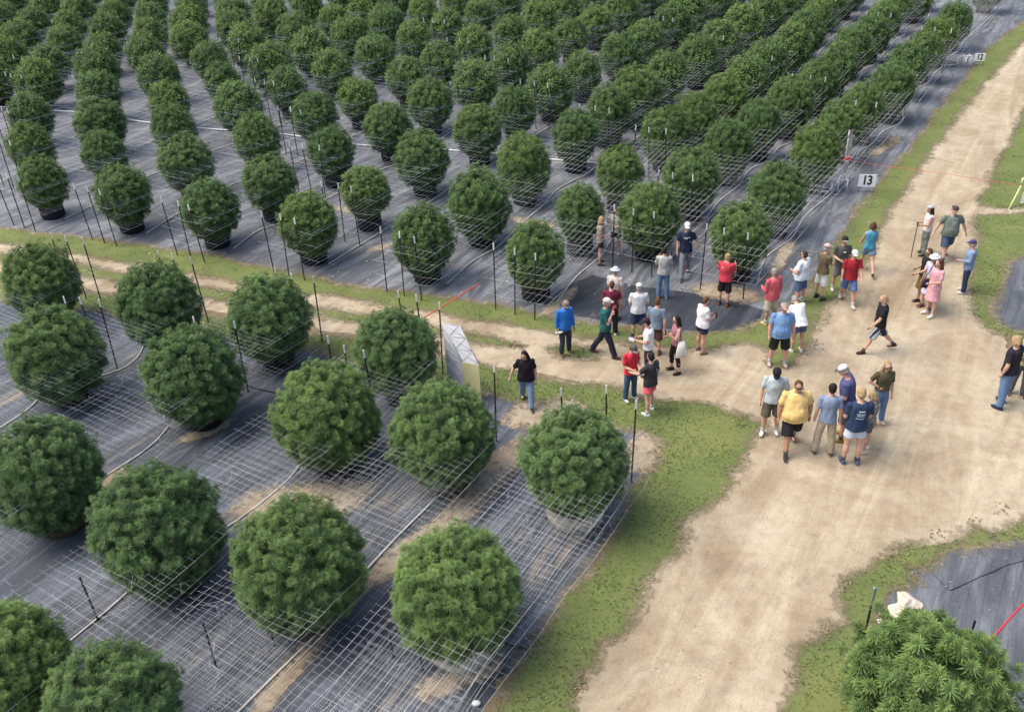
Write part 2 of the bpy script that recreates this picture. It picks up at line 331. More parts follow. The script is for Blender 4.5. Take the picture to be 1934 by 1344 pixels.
# sand washed over the mats
for px, hw, lb in [
    ([(400, 985), (470, 960), (560, 945), (650, 935), (730, 900)], .75, 'tan sand spilled behind the near bushes'),
    ([(1000, 800), (960, 860), (910, 920), (850, 985), (780, 1040), (700, 1100), (640, 1150)], .55, 'long strip of tan sand between two near rows'),
    ([(930, 800), (990, 790), (1060, 775), (1120, 785)], .85, 'pale sandy patch where a woman in jeans walks'),
    ([(1180, 900), (1205, 870), (1225, 835), (1200, 810)], .55, 'pale sandy patch beside the corner bush'),
    ([(640, 1160), (600, 1205), (550, 1265), (490, 1340), (450, 1390)], .30, 'brown soil strip along the near hose'),
    ([(760, 1320), (830, 1295), (900, 1265), (960, 1225)], .40, 'brown soil beneath the nearest bush'),
    ([(1290, 545), (1340, 548), (1390, 556), (1450, 570)], .65, 'pale sand heap under the corner bush of the upper field'),
    ([(1440, 560), (1460, 520), (1480, 480), (1505, 440)], .28, 'sandy streak along the edge hose'),
    ([(160, 935), (200, 912), (250, 885)], .5, 'orange soil patch between two near bushes'),
    ([(20, 880), (60, 860), (130, 820)], .3, 'thin brown soil streak at the left edge'),
    ([(320, 840), (380, 820), (450, 790)], .3, 'soil streak behind the bush in the middle of the near bed'),
    ([(690, 478), (720, 466), (750, 460)], .35, 'yellowish soil patch on the upper ground cover'),
    ([(1010, 600), (1050, 580), (1090, 540)], .35, 'sandy soil beside the black tarp'),
    ([(620, 385), (660, 400), (730, 410)], .3, 'faint soil streak between upper bushes'),
    ([(1640, 300), (1680, 270), (1700, 255)], .4, 'dusty streak on the ground cover above board 13'),
    ([(1060, 430), (1000, 420), (960, 410)], .4, 'faint sandy streak between upper bushes')]:
    sand(px, hw, lb)
# grass blades
def blades():
    rnd = random.Random(5); V = []; Fc = []; A = []
    from mathutils.geometry import intersect_point_line
    for poly, dens in GR:
        xs = [p.x for p in poly]; ys = [p.y for p in poly]
        P2 = np.array([(p.x, p.y) for p in poly]); Q2 = np.roll(P2, -1, 0)
        area = (max(xs) - min(xs)) * (max(ys) - min(ys)); N = int(min(area * 260 * dens, 160000))
        rs = np.random.RandomState(3); X = rs.uniform(min(xs), max(xs), N); Y = rs.uniform(min(ys), max(ys), N)
        ins = np.zeros(N, bool)
        for (ax, ay), (bx, by) in zip(P2, Q2):
            if ay == by: continue
            c = ((ay > Y) != (by > Y)) & (X < (bx - ax) * (Y - ay) / (by - ay) + ax); ins ^= c
        for x, y in zip(X[ins], Y[ins]):
            u, v, zc = P((x, y, 0))
            if u < -20 or u > PW + 20 or v < -10 or v > PH + 30: continue
            if zc > 26 and rnd.random() < .55: continue
            nn = noise.noise(Vector((x * .8, y * .8, 3)))
            if nn + rnd.random() * .6 < -.05: continue
            hgt = rnd.uniform(.015, .04) * (1.2 + nn); x += rnd.gauss(0, .07); y += rnd.gauss(0, .07)
            for q in range(3):
                a = rnd.uniform(0, 6.28); dx, dy = math.cos(a), math.sin(a); wd = rnd.uniform(.008, .014)
                i = len(V); V += [(x - dy * wd, y + dx * wd, .012), (x + dy * wd, y - dx * wd, .012), (x + dx * hgt * .7, y + dy * hgt * .7, .012 + hgt)]
                Fc.append((i, i + 1, i + 2)); t = min(1, max(0, .45 + nn * .5 + rnd.uniform(-.3, .4))); A += [t * .8, t * .8, t]
    me = bpy.data.meshes.new('grass_blades'); me.from_pydata(V, [], Fc)
    at = me.attributes.new('leaf', 'FLOAT', 'POINT'); at.data.foreach_set('value', A)
    o = link('grass_blades', me, None, M_blade); prop(o, 'short grass blades growing along every verge', None, None, 'stuff')
blades()

# ------------------------------------------------------------------ hemp bushes
def crown_mesh(name, seed, shoots, leaves, fan, size, mt, spiky=0):
    """one bush crown, radius 1 m, centre at the origin: leaf fans gathered on shoots, over a dark inner mass of leaves"""
    rs = random.Random(seed); V = []; Fc = []; A = []
    def shell(d):
        z = d.z
        r = 1.0 + (.09 + .08 * spiky) * noise.noise(d * 1.5 + Vector((seed, 0, 0))) + .08 * noise.noise(d * 3.9 + Vector((0, seed, 0)))
        if z < -.3: r *= 1 - .05 * (-z - .3) / .7
        if z > .2: r *= 1 + .05 * (z - .2)
        return r * .93
    # inner mass
    nu, nv = 28, 18; base = len(V)
    for j in range(nv + 1):
        th = math.pi * j / nv
        for i in range(nu):
            ph = 2 * math.pi * i / nu; d = Vector((math.sin(th) * math.cos(ph), math.sin(th) * math.sin(ph), math.cos(th)))
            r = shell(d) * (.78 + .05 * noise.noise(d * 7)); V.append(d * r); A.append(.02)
    for j in range(nv):
        for i in range(nu):
            a = base + j * nu + i; b = base + j * nu + (i + 1) % nu; Fc.append((a, a + nu, b + nu, b))
    for s in range(shoots):
        z = 1 - 2 * (s + .5) / shoots; ph = s * 2.39996 + rs.uniform(-.25, .25); z = max(-.93, min(1, z + rs.uniform(-.05, .05)))
        q = math.sqrt(max(0, 1 - z * z)); d = Vector((q * math.cos(ph), q * math.sin(ph), z))
        rr = shell(d) * rs.uniform(.86, 1.05); c = d * rr
        up = (d * 1.0 + Vector((0, 0, .95)) + Vector((rs.uniform(-.35, .35), rs.uniform(-.35, .35), rs.uniform(-.2, .3)))).normalized()
        if rs.random() < .16 + .3 * spiky and z > -.3: c = c + up * rs.uniform(.04, .15 + .16 * spiky)
        fx, fy, fz = frame(up); young = rs.random()
        for l in range(leaves):
            t = l / leaves; a = l * 2.4 + rs.uniform(0, 1); out = (fx * math.cos(a) + fy * math.sin(a))
            rise = -.25 + .75 * t + rs.uniform(-.15, .15)
            ld = (out * (1.0 - .55 * t) + up * (rise + .32 + .25 * spiky) + Vector((0, 0, -.10))).normalized()
            o = c - up * (.11 * (1 - t)) * rs.uniform(.6, 1.2) * (size / .12) + out * .01
            L = size * (1.15 - .45 * t) * rs.uniform(.8, 1.2)
            side = ld.cross(up); side = side.normalized() if side.length > 1e-3 else fx
            nrm = side.cross(ld).normalized()
            tone = .16 + .32 * t + .36 * young * (.4 + .6 * t) + .10 * max(-.4, z) + .22 * noise.noise(d * 2.3 + Vector((9, seed, 2))) + rs.uniform(-.12, .12)  # z term: young tops, plus lit tops and shaded undersides painted in
            if fan == 1:
                w_ = L * .20; i = len(V)
                V += [o, o + ld * L * .5 + side * w_, o + ld * L - Vector((0, 0, L * .18)), o + ld * L * .5 - side * w_]
                Fc.append((i, i + 1, i + 2, i + 3)); A += [tone * .8, tone, min(1, tone * 1.15), tone]
            else:
                for k in range(fan):
                    an = (k - (fan - 1) / 2) * (.52 if fan == 5 else .75); kl = L * (1 - .16 * abs(k - (fan - 1) / 2))
                    dd = (ld * math.cos(an) + side * math.sin(an)); sd2 = dd.cross(nrm).normalized(); w_ = kl * .078 if fan == 5 else kl * .115
                    i = len(V); tipp = o + dd * kl - Vector((0, 0, kl * .22))
                    V += [o, o + dd * kl * .5 + sd2 * w_ - nrm * .004, tipp, o + dd * kl * .5 - sd2 * w_ - nrm * .004]
                    Fc.append((i, i + 1, i + 2, i + 3)); A += [tone * .45, tone * .9, min(1, tone * 1.35), tone * .9]  # leaflet bases coloured darker, painting the shade between leaf clumps
    me = bpy.data.meshes.new(name); me.from_pydata(V, [], Fc)
    at = me.attributes.new('leaf', 'FLOAT', 'POINT'); at.data.foreach_set('value', [max(0, min(1, a)) for a in A])
    me.materials.append(mt); return me
def pot_mesh(mt, name, r=.42, h=.40, seed=0):
    bm = bmesh.new(); n = 22; prof = [(r * .93, 0), (r * 1.0, .02), (r * 1.04, h * .5), (r * 1.0, h * .92), (r * 1.02, h), (r * .96, h + .004), (r * .94, h - .05), (.02, h - .045)]
    rings = []
    for rr, z in prof:
        rings.append([bm.verts.new(Vector((math.cos(6.2832 * k / n), math.sin(6.2832 * k / n), 0)) * rr * (1 + .05 * noise.noise(Vector((math.cos(6.28 * k / n) * 2, math.sin(6.28 * k / n) * 2, z * 5 + seed)))) + Vector((0, 0, z))) for k in range(n)])
    for a, b in zip(rings, rings[1:]):
        for k in range(n): bm.faces.new((a[k], a[(k + 1) % n], b[(k + 1) % n], b[k]))
    bm.faces.new(rings[-1]); bm.faces.new(rings[0][::-1])
    me = bpy.data.meshes.new(name); bm.to_mesh(me); bm.free(); me.materials.append(mt)
    me.polygons.foreach_set('use_smooth', [True] * len(me.polygons)); return me
def stem_mesh():
    bm = bmesh.new(); tube(bm, [(0, 0, .3), (.01, 0, .55), (0, .01, .95)], [.035, .03, .02], 8)
    for k in range(7):
        a = k * .9; tube(bm, [(0, 0, .5 + .04 * k), (math.cos(a) * .3, math.sin(a) * .3, .75 + .04 * k), (math.cos(a) * .6, math.sin(a) * .6, 1.1 + .05 * k)], [.016, .012, .006], 5)
    me = bpy.data.meshes.new('stem'); bm.to_mesh(me); bm.free(); me.materials.append(M_stem); return me
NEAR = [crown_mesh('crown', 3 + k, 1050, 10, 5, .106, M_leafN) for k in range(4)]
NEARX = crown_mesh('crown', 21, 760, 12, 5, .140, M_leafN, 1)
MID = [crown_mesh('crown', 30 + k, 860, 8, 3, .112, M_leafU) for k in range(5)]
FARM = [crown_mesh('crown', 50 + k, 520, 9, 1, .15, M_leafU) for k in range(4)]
POT_B = pot_mesh(M_potB, 'pot', .39, .38); POT_W = pot_mesh(M_potW, 'pot', .55, .38, 2); POT_T = pot_mesh(M_potT, 'pot', .45, .34, 4)
STEM = stem_mesh()
prnd = random.Random(12)
def bush(x, y, r, crown, pot, label, group, zc=None, sz=1.0):
    t = thing('hemp_bush', label, 'bush', (x, y, .01), prnd.uniform(0, 6.28), group)
    c = link('crown', crown, t); c.rotation_euler = (R(prnd.uniform(-7, 7)), R(prnd.uniform(-7, 7)), 0); c.scale = (r, r, r * sz); c.location = (0, 0, zc if zc else .40 + r * sz * .93)
    link('pot', pot, t); s = link('stem', STEM, t); s.rotation_euler = (0, 0, prnd.uniform(0, 6))
    return t

LOW = [(78, 530, 1.02, POT_B, 'round bush at the left edge, first beside the farm track'),
    (300, 575, 1.07, POT_B, 'round bush by the track, second from the left edge'),
    (510, 600, 1.06, POT_B, 'round bush in a black pot by the track, between two sets of stakes'),
    (750, 665, 1.0, POT_B, 'round bush just left of the slanted white and yellow box'),
    (105, 670, 1.12, POT_B, 'left edge bush just in front of the first one by the track'),
    (365, 710, 1.10, POT_B, 'bush standing just in front of the second bush by the track'),
    (620, 785, 1.12, POT_B, 'bush behind the brown sand patch, left of the box'),
    (835, 820, 1.06, POT_T, 'bush just in front of the slanted white and yellow box'),
    (1085, 875, 1.06, POT_W, 'bush in a pale pot at the grassy corner by three stakes'),
    (85, 895, 1.10, POT_T, 'large bush at the left edge, halfway down the picture'),
    (300, 1000, 1.15, POT_T, 'large bush between the left edge bush and the brown sand patch'),
    (565, 1065, 1.13, POT_T, 'large bush directly in front of the brown sand patch'),
    (862, 1120, 1.08, POT_W, 'large near bush in a pale pot close to the grass verge'),
    (10, 1262, .98, POT_T, 'bush cut off by the bottom left corner'),
    (215, 1345, .98, POT_T, 'bush cut off by the bottom edge near the left corner')]
low_pos = []
for k, (x, y, r, pot, lb) in enumerate(LOW):
    g = G(x, y, 1.3); low_pos.append(g)
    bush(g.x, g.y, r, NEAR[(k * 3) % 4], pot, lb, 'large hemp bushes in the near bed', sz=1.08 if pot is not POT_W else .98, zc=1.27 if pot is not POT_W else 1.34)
g = G(1748, 1322, 1.3); RB = g
bush(g.x, g.y, 1.06, NEARX, POT_B, 'leafy bush with fan leaves at the bottom right corner', 'large hemp bushes in the near bed')

MEAS = {}
def addm(j, d):
    for i, p in d.items(): MEAS[(i, j)] = p
addm(0, {0: (80, 343), 1: (232, 367), 2: (396, 393), 3: (582, 420), 4: (800, 452), 5: (1010, 482)})
addm(1, {-1: (57, 278), 0: (196, 290), 1: (350, 307), 2: (508, 345), 3: (690, 360), 4: (905, 387), 5: (1095, 402), 6: (1227, 410), 7: (1397, 446)})
addm(2, {-2: (57, 218), -1: (190, 233), 0: (328, 242), 1: (484, 262), 2: (625, 285), 3: (797, 300), 4: (990, 315), 5: (1170, 328), 6: (1303, 340), 7: (1467, 368)})
addm(3, {-3: (72, 155), -2: (185, 175), -1: (318, 190), 0: (450, 200), 1: (594, 218), 2: (733, 240), 3: (902, 245), 4: (1087, 258), 5: (1256, 256), 6: (1375, 278), 7: (1540, 290)})
addm(4, {-3: (184, 131), -2: (300, 144), -1: (422, 154), 0: (542, 166), 1: (676, 184), 2: (812, 193), 3: (972, 206), 4: (1149, 216), 5: (1312, 228), 6: (1434, 236), 7: (1586, 238)})
addm(5, {4: (1203, 181), 5: (1369, 191), 6: (1491, 197), 7: (1630, 206)})
CC = {-3: (-22.2, 29.9), -2: (-19.2, 27.9), -1: (-16.3, 26.4), 0: (-13.5, 25.4), 1: (-10.6, 24.0), 2: (-7.9, 22.5), 3: (-5.1, 21.3), 4: (-2.1, 20.1), 5: (.5, 19.1), 6: (2.2, 18.4), 7: (4.2, 17.3)}
COLS = {i: Vector((a * 1.1845, b * 1.1845, 0)) for i, (a, b) in CC.items()}
for i in range(-4, -26, -1): COLS[i] = COLS[i + 1] - AD * 3.45
ORD = ['', 'first', 'second', 'third', 'fourth', 'fifth', 'sixth', 'seventh', 'eighth', 'ninth', 'tenth', 'eleventh', 'twelfth', 'thirteenth', 'fourteenth', 'fifteenth', 'sixteenth', 'seventeenth', 'eighteenth', 'nineteenth', 'twentieth']
for t_, tn in ((20, 'twenty'), (30, 'thirty'), (40, 'forty')):
    for k in range(1, 10): ORD.append(tn + '-' + ORD[k])
    ORD.append({20: 'thirtieth', 30: 'fortieth', 40: 'fiftieth'}[t_])
cells = []
for i, o in COLS.items():
    for j in range(0, 40):
        if (i, j) in MEAS: p = G(*MEAS[(i, j)], 1.3); mes = True
        else:
            if (i, j) in ((6, 0), (7, 0)): continue
            # carry the measured offset of the column on
            ks = [q for (a, q) in MEAS if a == i]
            if ks:
                q = max(ks, key=lambda q: q) if j > max(ks) else min(ks)
                FT = {7: (1811, 30), 6: (1697, 16), 5: (1562, 19)}
                base = G(*MEAS[(i, q)], 1.3); dv = (G(*FT[i], 1.3) - base).normalized() * BV.length if i in FT and j > q else BV
                p = base + dv * (j - q)
            else: p = o + BV * j
            p = p + Vector((prnd.uniform(-.2, .2), prnd.uniform(-.2, .2), 0)); mes = False
        u, v, zc = P((p.x, p.y, 1.3))
        rr = 1720 * 1.0 / zc
        if u < -rr or u > PW + rr or v < -rr * 1.1: continue
        if i == 7 and 48 < v < 92 and u > 1770: pass
        if i == 7 and 1816 < u < 1846: continue
        if i == 7 and j > 5: p = p - BV * 0
        cells.append((i, j, p, zc, mes, u, v))
cells.sort(key=lambda c: c[3])
print('upper bushes', len(cells))
FIELD = {}
stuffs = []
for n, (i, j, p, zc, mes, u, v) in enumerate(cells):
    r = (.95 if i < 5 else .86) * prnd.uniform(.88, 1.09) * (1.05 if zc < 34 and i >= 6 else 1.13 if zc > 42 else 1.04 if zc > 34 else 1)
    rown = 8 - i; jn = j + (0 if i >= 6 else 1)
    lb = 'round green bush, %s from the track in the %s row from the road' % (ORD[jn], ORD[rown])
    FIELD[(i, j)] = p
    if n < 284:
        mesh = MID[prnd.randrange(5)] if zc < 38 else FARM[prnd.randrange(4)]
        if zc < 55:
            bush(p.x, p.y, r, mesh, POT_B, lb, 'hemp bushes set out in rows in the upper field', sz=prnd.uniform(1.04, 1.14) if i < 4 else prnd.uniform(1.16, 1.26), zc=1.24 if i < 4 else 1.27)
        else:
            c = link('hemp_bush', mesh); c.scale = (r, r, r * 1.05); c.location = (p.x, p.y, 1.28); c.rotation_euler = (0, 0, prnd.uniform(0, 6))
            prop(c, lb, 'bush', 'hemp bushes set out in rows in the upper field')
    else: stuffs.append((p, r))
if stuffs:
    V = []; Fc = []; A = []
    src = FARM[0]; sv_ = np.array([v.co[:] for v in src.vertices]); sf = [tuple(f.vertices) for f in src.polygons]
    sa = np.zeros(len(sv_)); src.attributes['leaf'].data.foreach_get('value', sa)
    for p, r in stuffs:
        a = prnd.uniform(0, 6); c_, s_ = math.cos(a), math.sin(a); rot = np.array([[c_, -s_, 0], [s_, c_, 0], [0, 0, 1]])
        b0 = len(V); V += [tuple(q) for q in (sv_ @ rot.T * r + np.array([p.x, p.y, 1.28]))]
        Fc += [tuple(k + b0 for k in f) for f in sf]; A += list(sa)
    me = bpy.data.meshes.new('far_bushes'); me.from_pydata(V, [], Fc); at = me.attributes.new('leaf', 'FLOAT', 'POINT'); at.data.foreach_set('value', A)
    prop(link('far_hemp_bushes', me, None, M_leafU), 'farthest hemp bushes merging into one green mass along the top', None, None, 'stuff')

# ------------------------------------------------------------------ stakes
def post_meshes():
    bm = bmesh.new()
    box(bm, (0, 0, .90), (.034, .010, 1.80), bev=.002); box(bm, (0, .016, .90), (.010, .026, 1.796), bev=.002)
    for k in range(8): box(bm, (0, -.009, .3 + k * .18), (.012, .008, .02))
    me = bpy.data.meshes.new('shaft'); bm.to_mesh(me); bm.free(); me.materials.append(M_post)
    bm = bmesh.new(); box(bm, (0, 0, 1.90), (.038, .012, .20), bev=.002); box(bm, (0, .017, 1.90), (.012, .026, .196), bev=.002)
    m2 = bpy.data.meshes.new('tip'); bm.to_mesh(m2); bm.free(); m2.materials.append(M_tip); return me, m2
PSH, PTP = post_meshes()
def post(p, label, h=1.0, group='trellis stakes with white tips', tip=True):
    t = thing('trellis_stake', label, 'stake', (p[0], p[1], 0), -BANG + prnd.uniform(-.3, .3), group)
    t.rotation_euler = (R(prnd.uniform(-2.2, 2.2)), R(prnd.uniform(-2.2, 2.2)), prnd.uniform(-.4, .4)); t.scale = (1, 1, h)
    link('shaft', PSH, t)
    if tip: link('tip', PTP, t)
    return t
tri = [('left', -.62), ('middle', 0), ('right', .62)]
# far side of the near bed: triples between track and bushes, tops measured at 2 m
for k, (pts, where) in enumerate([
    ([(95, 440), (124, 445), (153, 450)], 'behind the left edge bush by the track'),
    ([(297, 475), (326, 478), (363, 487)], 'behind the second bush by the track'),
    ([(518, 507), (549, 515), (586, 520)], 'behind the third bush by the track'),
    ([(757, 548), (790, 558), (823, 572)], 'behind the bush next to the slanted box'),
    ([(1064, 730), (1148, 731), (1197, 760)], 'behind the corner bush in the pale pot')]):
    for (nm, _), q in zip(tri, pts): post(G(*q, 2.0), '%s stake of three %s' % (nm, where), group='stakes at the track end of the near rows')
for q, lb in [((118, 560), 'white tipped stake between the two left edge bushes'), ((152, 562), 'middle stake right of the two left edge bushes'),
              ((180, 568), 'tall leaning stake right of the two left edge bushes'), ((360, 597), 'stake behind the second row of near bushes, left one'),
              ((384, 608), 'stake between the two bushes, right one beside it'), ((437, 606), 'stake left of the black potted bush by the track'),
              ((616, 637), 'stake right of the black potted bush by the track'), ((647, 650), 'stake just left of the bush beside the slanted box'),
              ((691, 660), 'stake in the bush beside the slanted box'), ((928, 690), 'lone tall stake standing in the sandy gap right of the box')]:
    post(G(*q, 2.0), lb, group='stakes in the middle of the near bed')
for q, lb in [((430, 1065), 'dark stake at the left side of the bush before the sand patch'), ((495, 1130), 'dark stake leaning below the bush before the sand patch'),
              ((728, 1150), 'dark stake at the left side of the pale potted near bush'), ((785, 1175), 'short dark stake in front of the pale potted near bush'),
              ((150, 1085), 'dark stake in the tangled netting, right of the other'),
              ((380, 1170), 'dark stake in the loose netting left of centre')]:
    g = G(*q, 1.15); post(g, lb, h=.60, group='short dark stakes among the near netting', tip=False)
post(G(1650, 1125, 1.9), 'stake at the left of the bottom right bush, blue pipe on top', h=.95, group='stakes round the bottom right bush', tip=False)
post(G(1770, 1150, 1.5), 'short black stake behind the bottom right bush, left one', h=.75, group='stakes round the bottom right bush', tip=False)
post(G(1843, 1156, 1.6), 'short black stake behind the bottom right bush, right one', h=.8, group='stakes round the bottom right bush', tip=False)
g = G(1650, 1125, 1.9); bm = bmesh.new(); tube(bm, [(g.x, g.y, 1.72), (g.x + .01, g.y, 2.05), (g.x - .03, g.y + .01, 2.07)], .016, 8)
prop(from_bm('blue_pipe', bm, M_cyan), 'pale blue pipe end stuck on the stake by the bottom right bush', 'pipe')
npost = 0
for i in sorted(COLS, reverse=True):
    js = [j for (a, j) in FIELD if a == i]
    if not js: continue
    for j in range(min(js), max(js) + 1):
        if (i, j) not in FIELD: continue
        p = FIELD[(i, j)]; u, v, zc = P((p.x, p.y, 1))
        front = (j == min(js))
        if not (front or j % 4 == (i * 3) % 4): continue
        if zc > 50: continue
        if v > 0 and u > -20:
            for nm, a in tri:
                if i in (7,) and front and nm == 'middle': pass
                q = p - BD * (1.15 if front else 1.29) + AD * a
                wh = 'at the front' if front else 'before the %s bush' % ORD[j + (0 if i >= 6 else 1)]
                post(q, '%s stake of three %s in the %s row from the road' % (nm, wh, ORD[8 - i]), group='stakes along the upper field rows'); npost += 1
print('stakes', npost)

# ------------------------------------------------------------------ netting
def net(name, origin, length, zs, width, cell, rad, label, seed, group, mess=0.0, tcell=None, ang=None):
    t = thing('trellis_net', label, 'netting', (origin.x, origin.y, 0), BANG if ang is None else ang, group)
    for layer, z in enumerate(zs):
        rn = random.Random(seed * 10 + layer); V = []; Fc = []
        def strand(pts, r):
            b0 = len(V)
            for k, p in enumerate(pts):
                d = (pts[min(k + 1, len(pts) - 1)] - pts[max(k - 1, 0)]).normalized(); x, y, _ = frame(d)
                for a in (0, 2.094, 4.189): V.append(tuple(p + (x * math.cos(a) + y * math.sin(a)) * r))
            for k in range(len(pts) - 1):
                for a in range(3):
                    i0 = b0 + k * 3 + a; i1 = b0 + k * 3 + (a + 1) % 3; Fc.append((i0, i1, i1 + 3, i0 + 3))
        def h(x, y): return z + .05 * noise.noise(Vector((x * .5, y * 1.5, seed + layer * 3))) - .07 * (1 - abs(math.cos(x * .6)))
        def off(x, y): return mess * .16 * noise.noise(Vector((x * 1.2, y * 3.0, seed * 2.2))) + .035 * noise.noise(Vector((x * .3, y * 6, seed))) + .008 * noise.noise(Vector((x * 1.6, y * 9, seed)))
        nl = int(width / cell) + 1
        for k in range(nl):
            y = -width / 2 + k * cell; n = max(3, int(length / (.5 if mess else 1.2)))
            r = rad * (1.7 if k in (0, nl - 1) else rn.choice((.8, 1, 1, 1.3)))
            strand([Vector((length * q / n, y + off(length * q / n, y), h(length * q / n, y) + mess * .2 * noise.noise(Vector((q * .7, y * 4, seed))))) for q in range(n + 1)], r)
        tc = tcell or cell; x = 0
        while x < length:
            if rn.random() > .16:
                strand([Vector((x + .05 * noise.noise(Vector((x, yy * 2, seed))) + mess * .2 * noise.noise(Vector((x * 1.5, yy * 3, seed + 5))), yy + off(x, yy), h(x, yy))) for yy in (-width / 2, -width / 6, width / 6, width / 2)], rad * .6)
            x += tc * rn.uniform(.9, 1.1)
        if mess:
            for q in range(int(length * 5.5 * mess)):
                c = Vector((rn.uniform(0, length), rn.uniform(-width / 2, width / 2), z - rn.uniform(0, .25))); pts = []
                for s_ in range(7): pts.append(c.copy()); c = c + Vector((rn.uniform(-.22, .22), rn.uniform(-.22, .22), rn.uniform(-.12, .1)))
                strand(pts, rad * .8)
        me = bpy.data.meshes.new('net_layer'); me.from_pydata(V, [], Fc); link('net_layer', me, t, M_net)
    return t
def rowline(px): return [G(*q, 1.3) for q in px]
# near bed rows, origin beyond the near end and running up to the track end
for k, (a, L0, L1, lb, ms) in enumerate([
    (G(1085, 875, 1.3), -13.5, 1.25, 'string netting over the near row that ends at the pale potted corner bush', .35),
    (G(835, 820, 1.3), -12.5, 1.15, 'string netting over the near row ending just right of the slanted box', .3),
    (G(750, 665, 1.3), -15.5, 1.3, 'string netting over the near row ending left of the slanted box', .2),
    (G(510, 600, 1.3), -12.5, 1.3, 'string netting over the near row that ends at the black potted bush', .1),
    (G(300, 575, 1.3), -9, 1.3, 'string netting over the near row ending at the second bush by the track', .05),
    (G(78, 530, 1.3), -8, 1.3, 'string netting over the near row at the left edge', .05)]):
    net('trellis_net', a + BD * L0, L1 - L0, (.55, 1.0, 1.4), 2.15, .145, .0017, lb, 40 + k, 'white string nets over the near rows', ms)
net('trellis_net', RB - BD * 2.2 + AD * .1, 3.4, (.55, 1.05), 1.5, .16, .0028, 'string netting round the bottom right bush', 60, 'white string nets over the near rows', .5)
for i in sorted(COLS, reverse=True):
    js = [j for (a, j) in FIELD if a == i]
    if len(js) < 2: continue
    p0 = FIELD[(i, min(js))]; p1 = FIELD[(i, max(js))]
    dn = (p1 - p0).normalized()
    net('trellis_net', p0 - dn * 1.2, (p1 - p0).length + 2.2, (.55, 1.0, 1.4), 1.95, .17, .0029 if i > -6 else .0042, 'string netting running the length of the %s row from the road' % ORD[8 - i], 100 + i, 'white string nets over the upper rows', 0, .42, math.atan2(dn.y, dn.x))

# ------------------------------------------------------------------ hoses and pipes
def hose(px, r, mt, name, label, cat, group=None, z=None, world=None):
    pts = [G(*q) for q in px] if world is None else world
    out = []
    for a, b in zip(pts, pts[1:]):
        n = max(2, int((b - a).length / .3))
        for k in range(n): out.append(a.lerp(b, k / n))
    out.append(pts[-1])
    for _ in range(2): out = [out[0]] + [(a + b * 2 + c) / 4 for a, b, c in zip(out, out[1:], out[2:])] + [out[-1]]
    zz = (z if z is not None else r + .016)
    bm = bmesh.new(); tube(bm, [Vector((p.x, p.y, zz)) for p in out], r, 6)
    return prop(from_bm(name, bm, mt), label, cat, group)
HS = 'irrigation hoses in the near bed'
hose([(60, 1275), (95, 1243), (160, 1190), (233, 1130), (253, 1108)], .017, M_hose, 'irrigation_hose', 'white hose running to the bottom left past the netting tangle', 'hose', HS)
hose([(430, 1365), (453, 1344), (527, 1268), (588, 1211), (605, 1190), (611, 1175)], .019, M_hose, 'irrigation_hose', 'white hose below the bush in front of the brown sand', 'hose', HS)
hose([(380, 1030), (422, 1001), (470, 970), (507, 941), (545, 908), (565, 885), (570, 868)], .017, M_hose, 'irrigation_hose', 'white hose crossing the brown sand patch', 'hose', HS)
hose([(180, 915), (215, 890), (262, 863), (302, 830), (318, 808)], .017, M_hose, 'irrigation_hose', 'white hose between the left edge bush and the next one right', 'hose', HS)
hose([(-20, 822), (30, 792), (67, 766), (79, 745)], .017, M_hose, 'irrigation_hose', 'white hose leaving the left edge halfway down', 'hose', HS)
hose([(190, 712), (225, 702), (249, 689), (268, 670), (272, 650)], .017, M_hose, 'irrigation_hose', 'curved white hose by the tall leaning stake', 'hose', HS)
hose([(660, 1115), (682, 1089), (701, 1069), (745, 1020), (792, 974), (820, 945), (839, 920)], .02, M_hose, 'irrigation_hose', 'white hose along the brown sand strip between near rows', 'hose', HS)
hose([(940, 1212), (965, 1221), (998, 1226)], .016, M_post, 'black_pipe', 'short black pipe poking onto the grass by the near pale pot', 'pipe')
hose([(470, 730), (490, 737), (515, 742), (540, 745)], .016, M_post, 'black_pipe', 'short black pipe behind the bush left of the brown sand', 'pipe')
hose([(-60, 200), (40, 206), (102, 211), (146, 213), (228, 226), (285, 234), (367, 243), (414, 247), (527, 254), (562, 259), (666, 275), (703, 278), (842, 285), (946, 294), (1049, 304), (1140, 312)], .034, M_pvc, 'water_pipe', 'long white water pipe crossing the upper field', 'pipe')
hose([(1519, 109), (1560, 110), (1650, 115), (1690, 118)], .04, M_pvc, 'water_pipe', 'white water pipe joining the two rows nearest the road', 'pipe')
for i in sorted(COLS, reverse=True):
    js = [j for (a, j) in FIELD if a == i]
    if not js: continue
    pts = []
    for j in range(min(js), max(js) + 1):
        if (i, j) in FIELD:
            p = FIELD[(i, j)]
            pts += [p + AD * (.62 + prnd.uniform(-.1, .12)), p + BV * .5 + AD * (.40 + prnd.uniform(-.12, .2))]
    if len(pts) > 2 and P(pts[0])[2] < 70: hose(None, .02, M_hose, 'irrigation_hose', 'white hose winding along the %s row from the road' % ORD[8 - i], 'hose', 'irrigation hoses in the upper field', world=pts)
def coil(c, rad, label, r=.018, mt=None):
    bm = bmesh.new(); pts = [Vector((c.x + math.cos(a * .5) * rad * (1 + .1 * math.sin(a)), c.y + math.sin(a * .5) * rad * .8, .03 + .004 * a)) for a in range(0, 20)]
    tube(bm, pts, r, 6); prop(from_bm('hose_coil', bm, mt or M_hose), label, 'hose')
coil(G(1788, 122), .5, 'oval loop of white hose by the second number board', .03)

